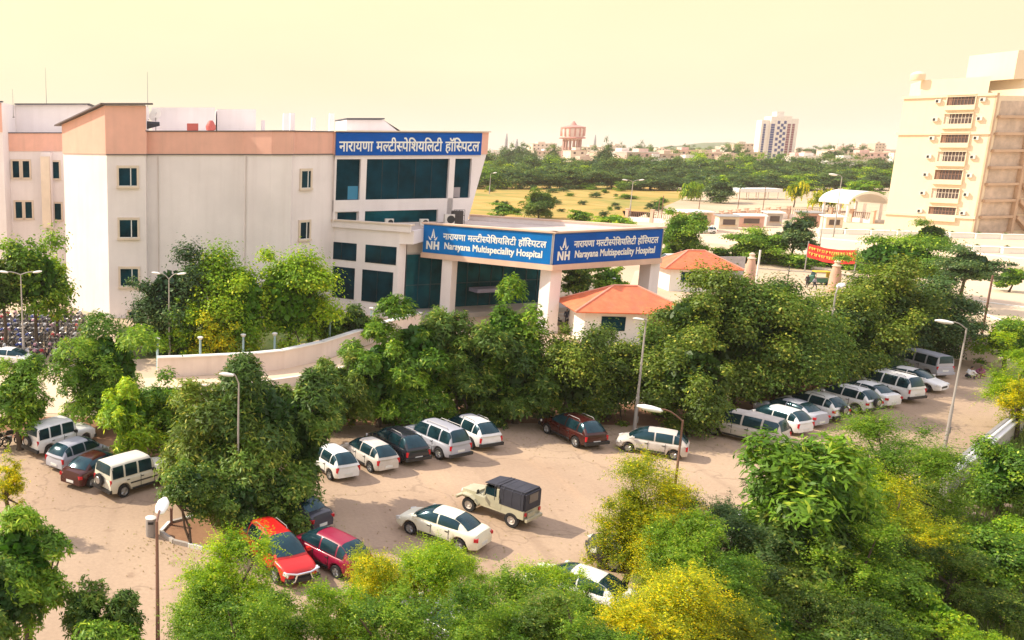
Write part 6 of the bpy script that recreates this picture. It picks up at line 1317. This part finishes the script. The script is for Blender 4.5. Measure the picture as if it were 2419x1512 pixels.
for x, yt, Y, lab in ((1195, 315, 900, 'faint distant pointed tower nearest the hospital edge'), (1220, 328, 800, 'faint thin distant chimney right of the hospital edge'), (1404, 318, 1100, 'faint distant spire right of the water tower'), (1808, 278, 900, 'slender mast left of the distant apartment tower'), (2018, 0, 0, '')):
    if not yt: continue
    p = V(x, 350, Y); z = V(x, yt, Y).z; b = MB(); b.tube([(p.x, Y, 0), (p.x, Y, z * .8), (p.x, Y, z)], [2.2, 1.4, .4], 8); tag(b.build('distant_spire', mat('spire_grey', (.35, .33, .36), .8)), lab, 'tower')
# ---- low town on the horizon
rd = random.Random(12); town = [mat('town_%s' % n_, c_, .9) for n_, c_ in (('cream', (.74, .62, .50)), ('pink', (.70, .48, .42)), ('white', (.80, .74, .68)), ('tan', (.60, .46, .36)))]
for i in range(95):
    x = rd.uniform(1140, 2130); Y = rd.choice([rd.uniform(470, 700), rd.uniform(600, 1000), rd.uniform(900, 1500)])
    if i > 80: x = rd.uniform(-30, 1100); Y = rd.uniform(700, 1400)
    p = V(x, 360, Y); hh = rd.uniform(7, 15) * (1 + (Y > 900) * .5); w_ = rd.uniform(9, 26); d_ = rd.uniform(8, 16); hf = hh * rd.uniform(.75, 1)
    if abs(x - 1830) < 60 and Y < 760: continue
    o = thing('town_building', (p.x, Y, 0), 'low flat-roofed building in the hazy town on the horizon', 'building', 'low buildings of the hazy town')
    m_ = rd.choice(town); b = MB(); b.box((0, 0, hh / 2), (w_, d_, hh)); b.box((w_ * rd.uniform(-.25, .25), 0, hh + 1.1), (w_ * .3, d_ * .5, 2.2)); b.build('wall', m_, o, world=False)
    b = MB(); b.box((0, 0, hh + .15), (w_ + .6, d_ + .6, .35)); b.build('roof_edge', rd.choice(town), o, world=False)
    nf = max(2, int(hh / 3.2)); nw = max(2, int(w_ / 4))
    for fl in range(nf):
        b = MB()
        for k in range(nw):
            if rd.random() < .8: b.box((-w_ / 2 + w_ * (k + .5) / nw, -d_ / 2 - .02, hh * (fl + .55) / nf), (1.5, .12, 1.4))
        if b.v: b.build('window_row', pane, o, world=False)
# ---- tree belt behind the field and loose trees in the town
protos = []
for k in range(7):
    me, cc = crown_mesh('crown', 1, 1, .8, 300 + k, 'broad', ['far', 'far', 'teal', 'green', 'far', 'teal', 'bright'][k], .09, .30, -1); protos.append((me, trunk_mesh(1.5, cc, .07, k)))
def far_tree(x, yb, yt, hw, k, label, group, Y=None, deep=1.0):
    Y = Y or G(x, yb).y; zt = V(x, yt, Y).z; p = V(x, yb, Y); r_ = hw / ppm(Y); me, tb = protos[k % 7]
    o = thing('far_tree', (p.x, Y, 0), label, 'tree', group); ch = zt * .96 / 2
    c = bpy.data.objects.new('crown', me); C.objects.link(c); c.parent = o; c.scale = (r_, r_ * deep, ch / .8); c.location = (0, 0, zt - ch); c.rotation_euler = (0, 0, x * .37)
    if k not in FT: FT[k] = tb.build('trunk', BARK, None, True, False).data; bpy.data.objects.remove(bpy.data.objects['trunk' if False else C.objects[-1].name])
    t = bpy.data.objects.new('trunk', FT[k]); C.objects.link(t); t.parent = o; t.scale = (r_, r_, (zt - ch) / 1.5); t.location = (0, 0, zt - ch)
    return o
FT = {}
rd = random.Random(8); gl = 'trees of the dense green belt'
for row, (yb, yt, n_) in enumerate(((446, 402, 30), (437, 388, 30), (428, 376, 28), (420, 368, 26))):
    for i in range(n_):
        x = 1130 + (2120 - 1130) * (i + rd.uniform(-.3, .3)) / (n_ - 1); bx = 12 if x > 1500 else 0
        far_tree(x, yb + bx * .3, yt + rd.uniform(-8, 9) + bx * (1 if row < 2 else .3), rd.uniform(30, 46), rd.choice([0, 1, 2, 3, 4, 5, 0, 1, 4, 6]), 'leafy tree in the dense green belt between the field and the town', gl)
for x, yb, yt, hw, k, lab in ((1425, 420, 335, 22, 2, 'tall dark conical tree rising above the green belt'), (1650, 420, 358, 42, 3, 'large light green tree crown standing out of the green belt'), (1880, 452, 430, 20, 6, 'purple-toned bush at the foot of the green belt'), (1465, 452, 428, 16, 3, 'light green bush at the far edge of the field'), (1390, 448, 432, 22, 3, 'low spreading bush at the far edge of the field'), (1480, 470, 458, 24, 3, 'flat bush inside the yellow field')):
    far_tree(x, yb, yt, hw, k, lab, 'single trees near the green belt')
for i in range(26):
    x = rd.uniform(1150, 1590); y_ = rd.uniform(452, 515); far_tree(x, y_, y_ - rd.uniform(7, 16), rd.uniform(7, 17), rd.choice([0, 2, 3, 5]), 'low scrub bush scattered over the dry yellow field', 'scrub bushes of the dry field', deep=.7)
for i in range(60):
    x = rd.uniform(1140, 2130) if i < 48 else rd.uniform(600, 1100); Y = rd.uniform(480, 1250); far_tree(x, 0, 345 + rd.uniform(-6, 12) * 500 / Y, rd.uniform(10, 24) * 500 / Y * 1.6, rd.choice([0, 2, 5]), 'hazy tree among the buildings of the distant town', 'trees of the distant town', Y=Y)
# distant ridge line on the horizon
b = MB(); N_ = 80; rd = random.Random(2); vs = []; 
for i in range(N_ + 1):
    x = -2300 + 5400 * i / N_; h_ = 10 + 9 * math.sin(i * .37) + 6 * math.sin(i * .91 + 1) + rd.uniform(0, 4); vs += [(x, 2300, 0), (x, 2420, max(6, h_)), (x, 2600, 0)]
fs = []
for i in range(N_): fs += [(i * 3, (i + 1) * 3, (i + 1) * 3 + 1, i * 3 + 1), (i * 3 + 1, (i + 1) * 3 + 1, (i + 1) * 3 + 2, i * 3 + 2)]
b.add(vs, fs); struct(b.build('hills', mat('hill_green', (.10, .14, .07), .95, var=.4, vscale=.02)))
# ================================================================ HAZE
b = MB(); b.box((250, 1950, 34), (7600, 4120, 70)); hz = b.build('haze', None or mat('haze_tmp', (1, 1, 1))); hz.data.materials.clear()
hm = bpy.data.materials.new('haze'); hm.use_nodes = True; n = hm.node_tree.nodes; l = hm.node_tree.links; n.remove(n['Principled BSDF'])
vol = n.new('ShaderNodeVolumePrincipled'); vol.inputs['Color'].default_value = (1.0, .93, .84, 1); vol.inputs['Density'].default_value = HAZE_D; vol.inputs['Anisotropy'].default_value = .2
l.new(vol.outputs[0], n['Material Output'].inputs['Volume']); hz.data.materials.append(hm); struct(hz, 'stuff'); tag(hz, 'warm dusty haze over the whole view', 'haze')
for o in bpy.data.objects:
    if '_w' in o: del o['_w']
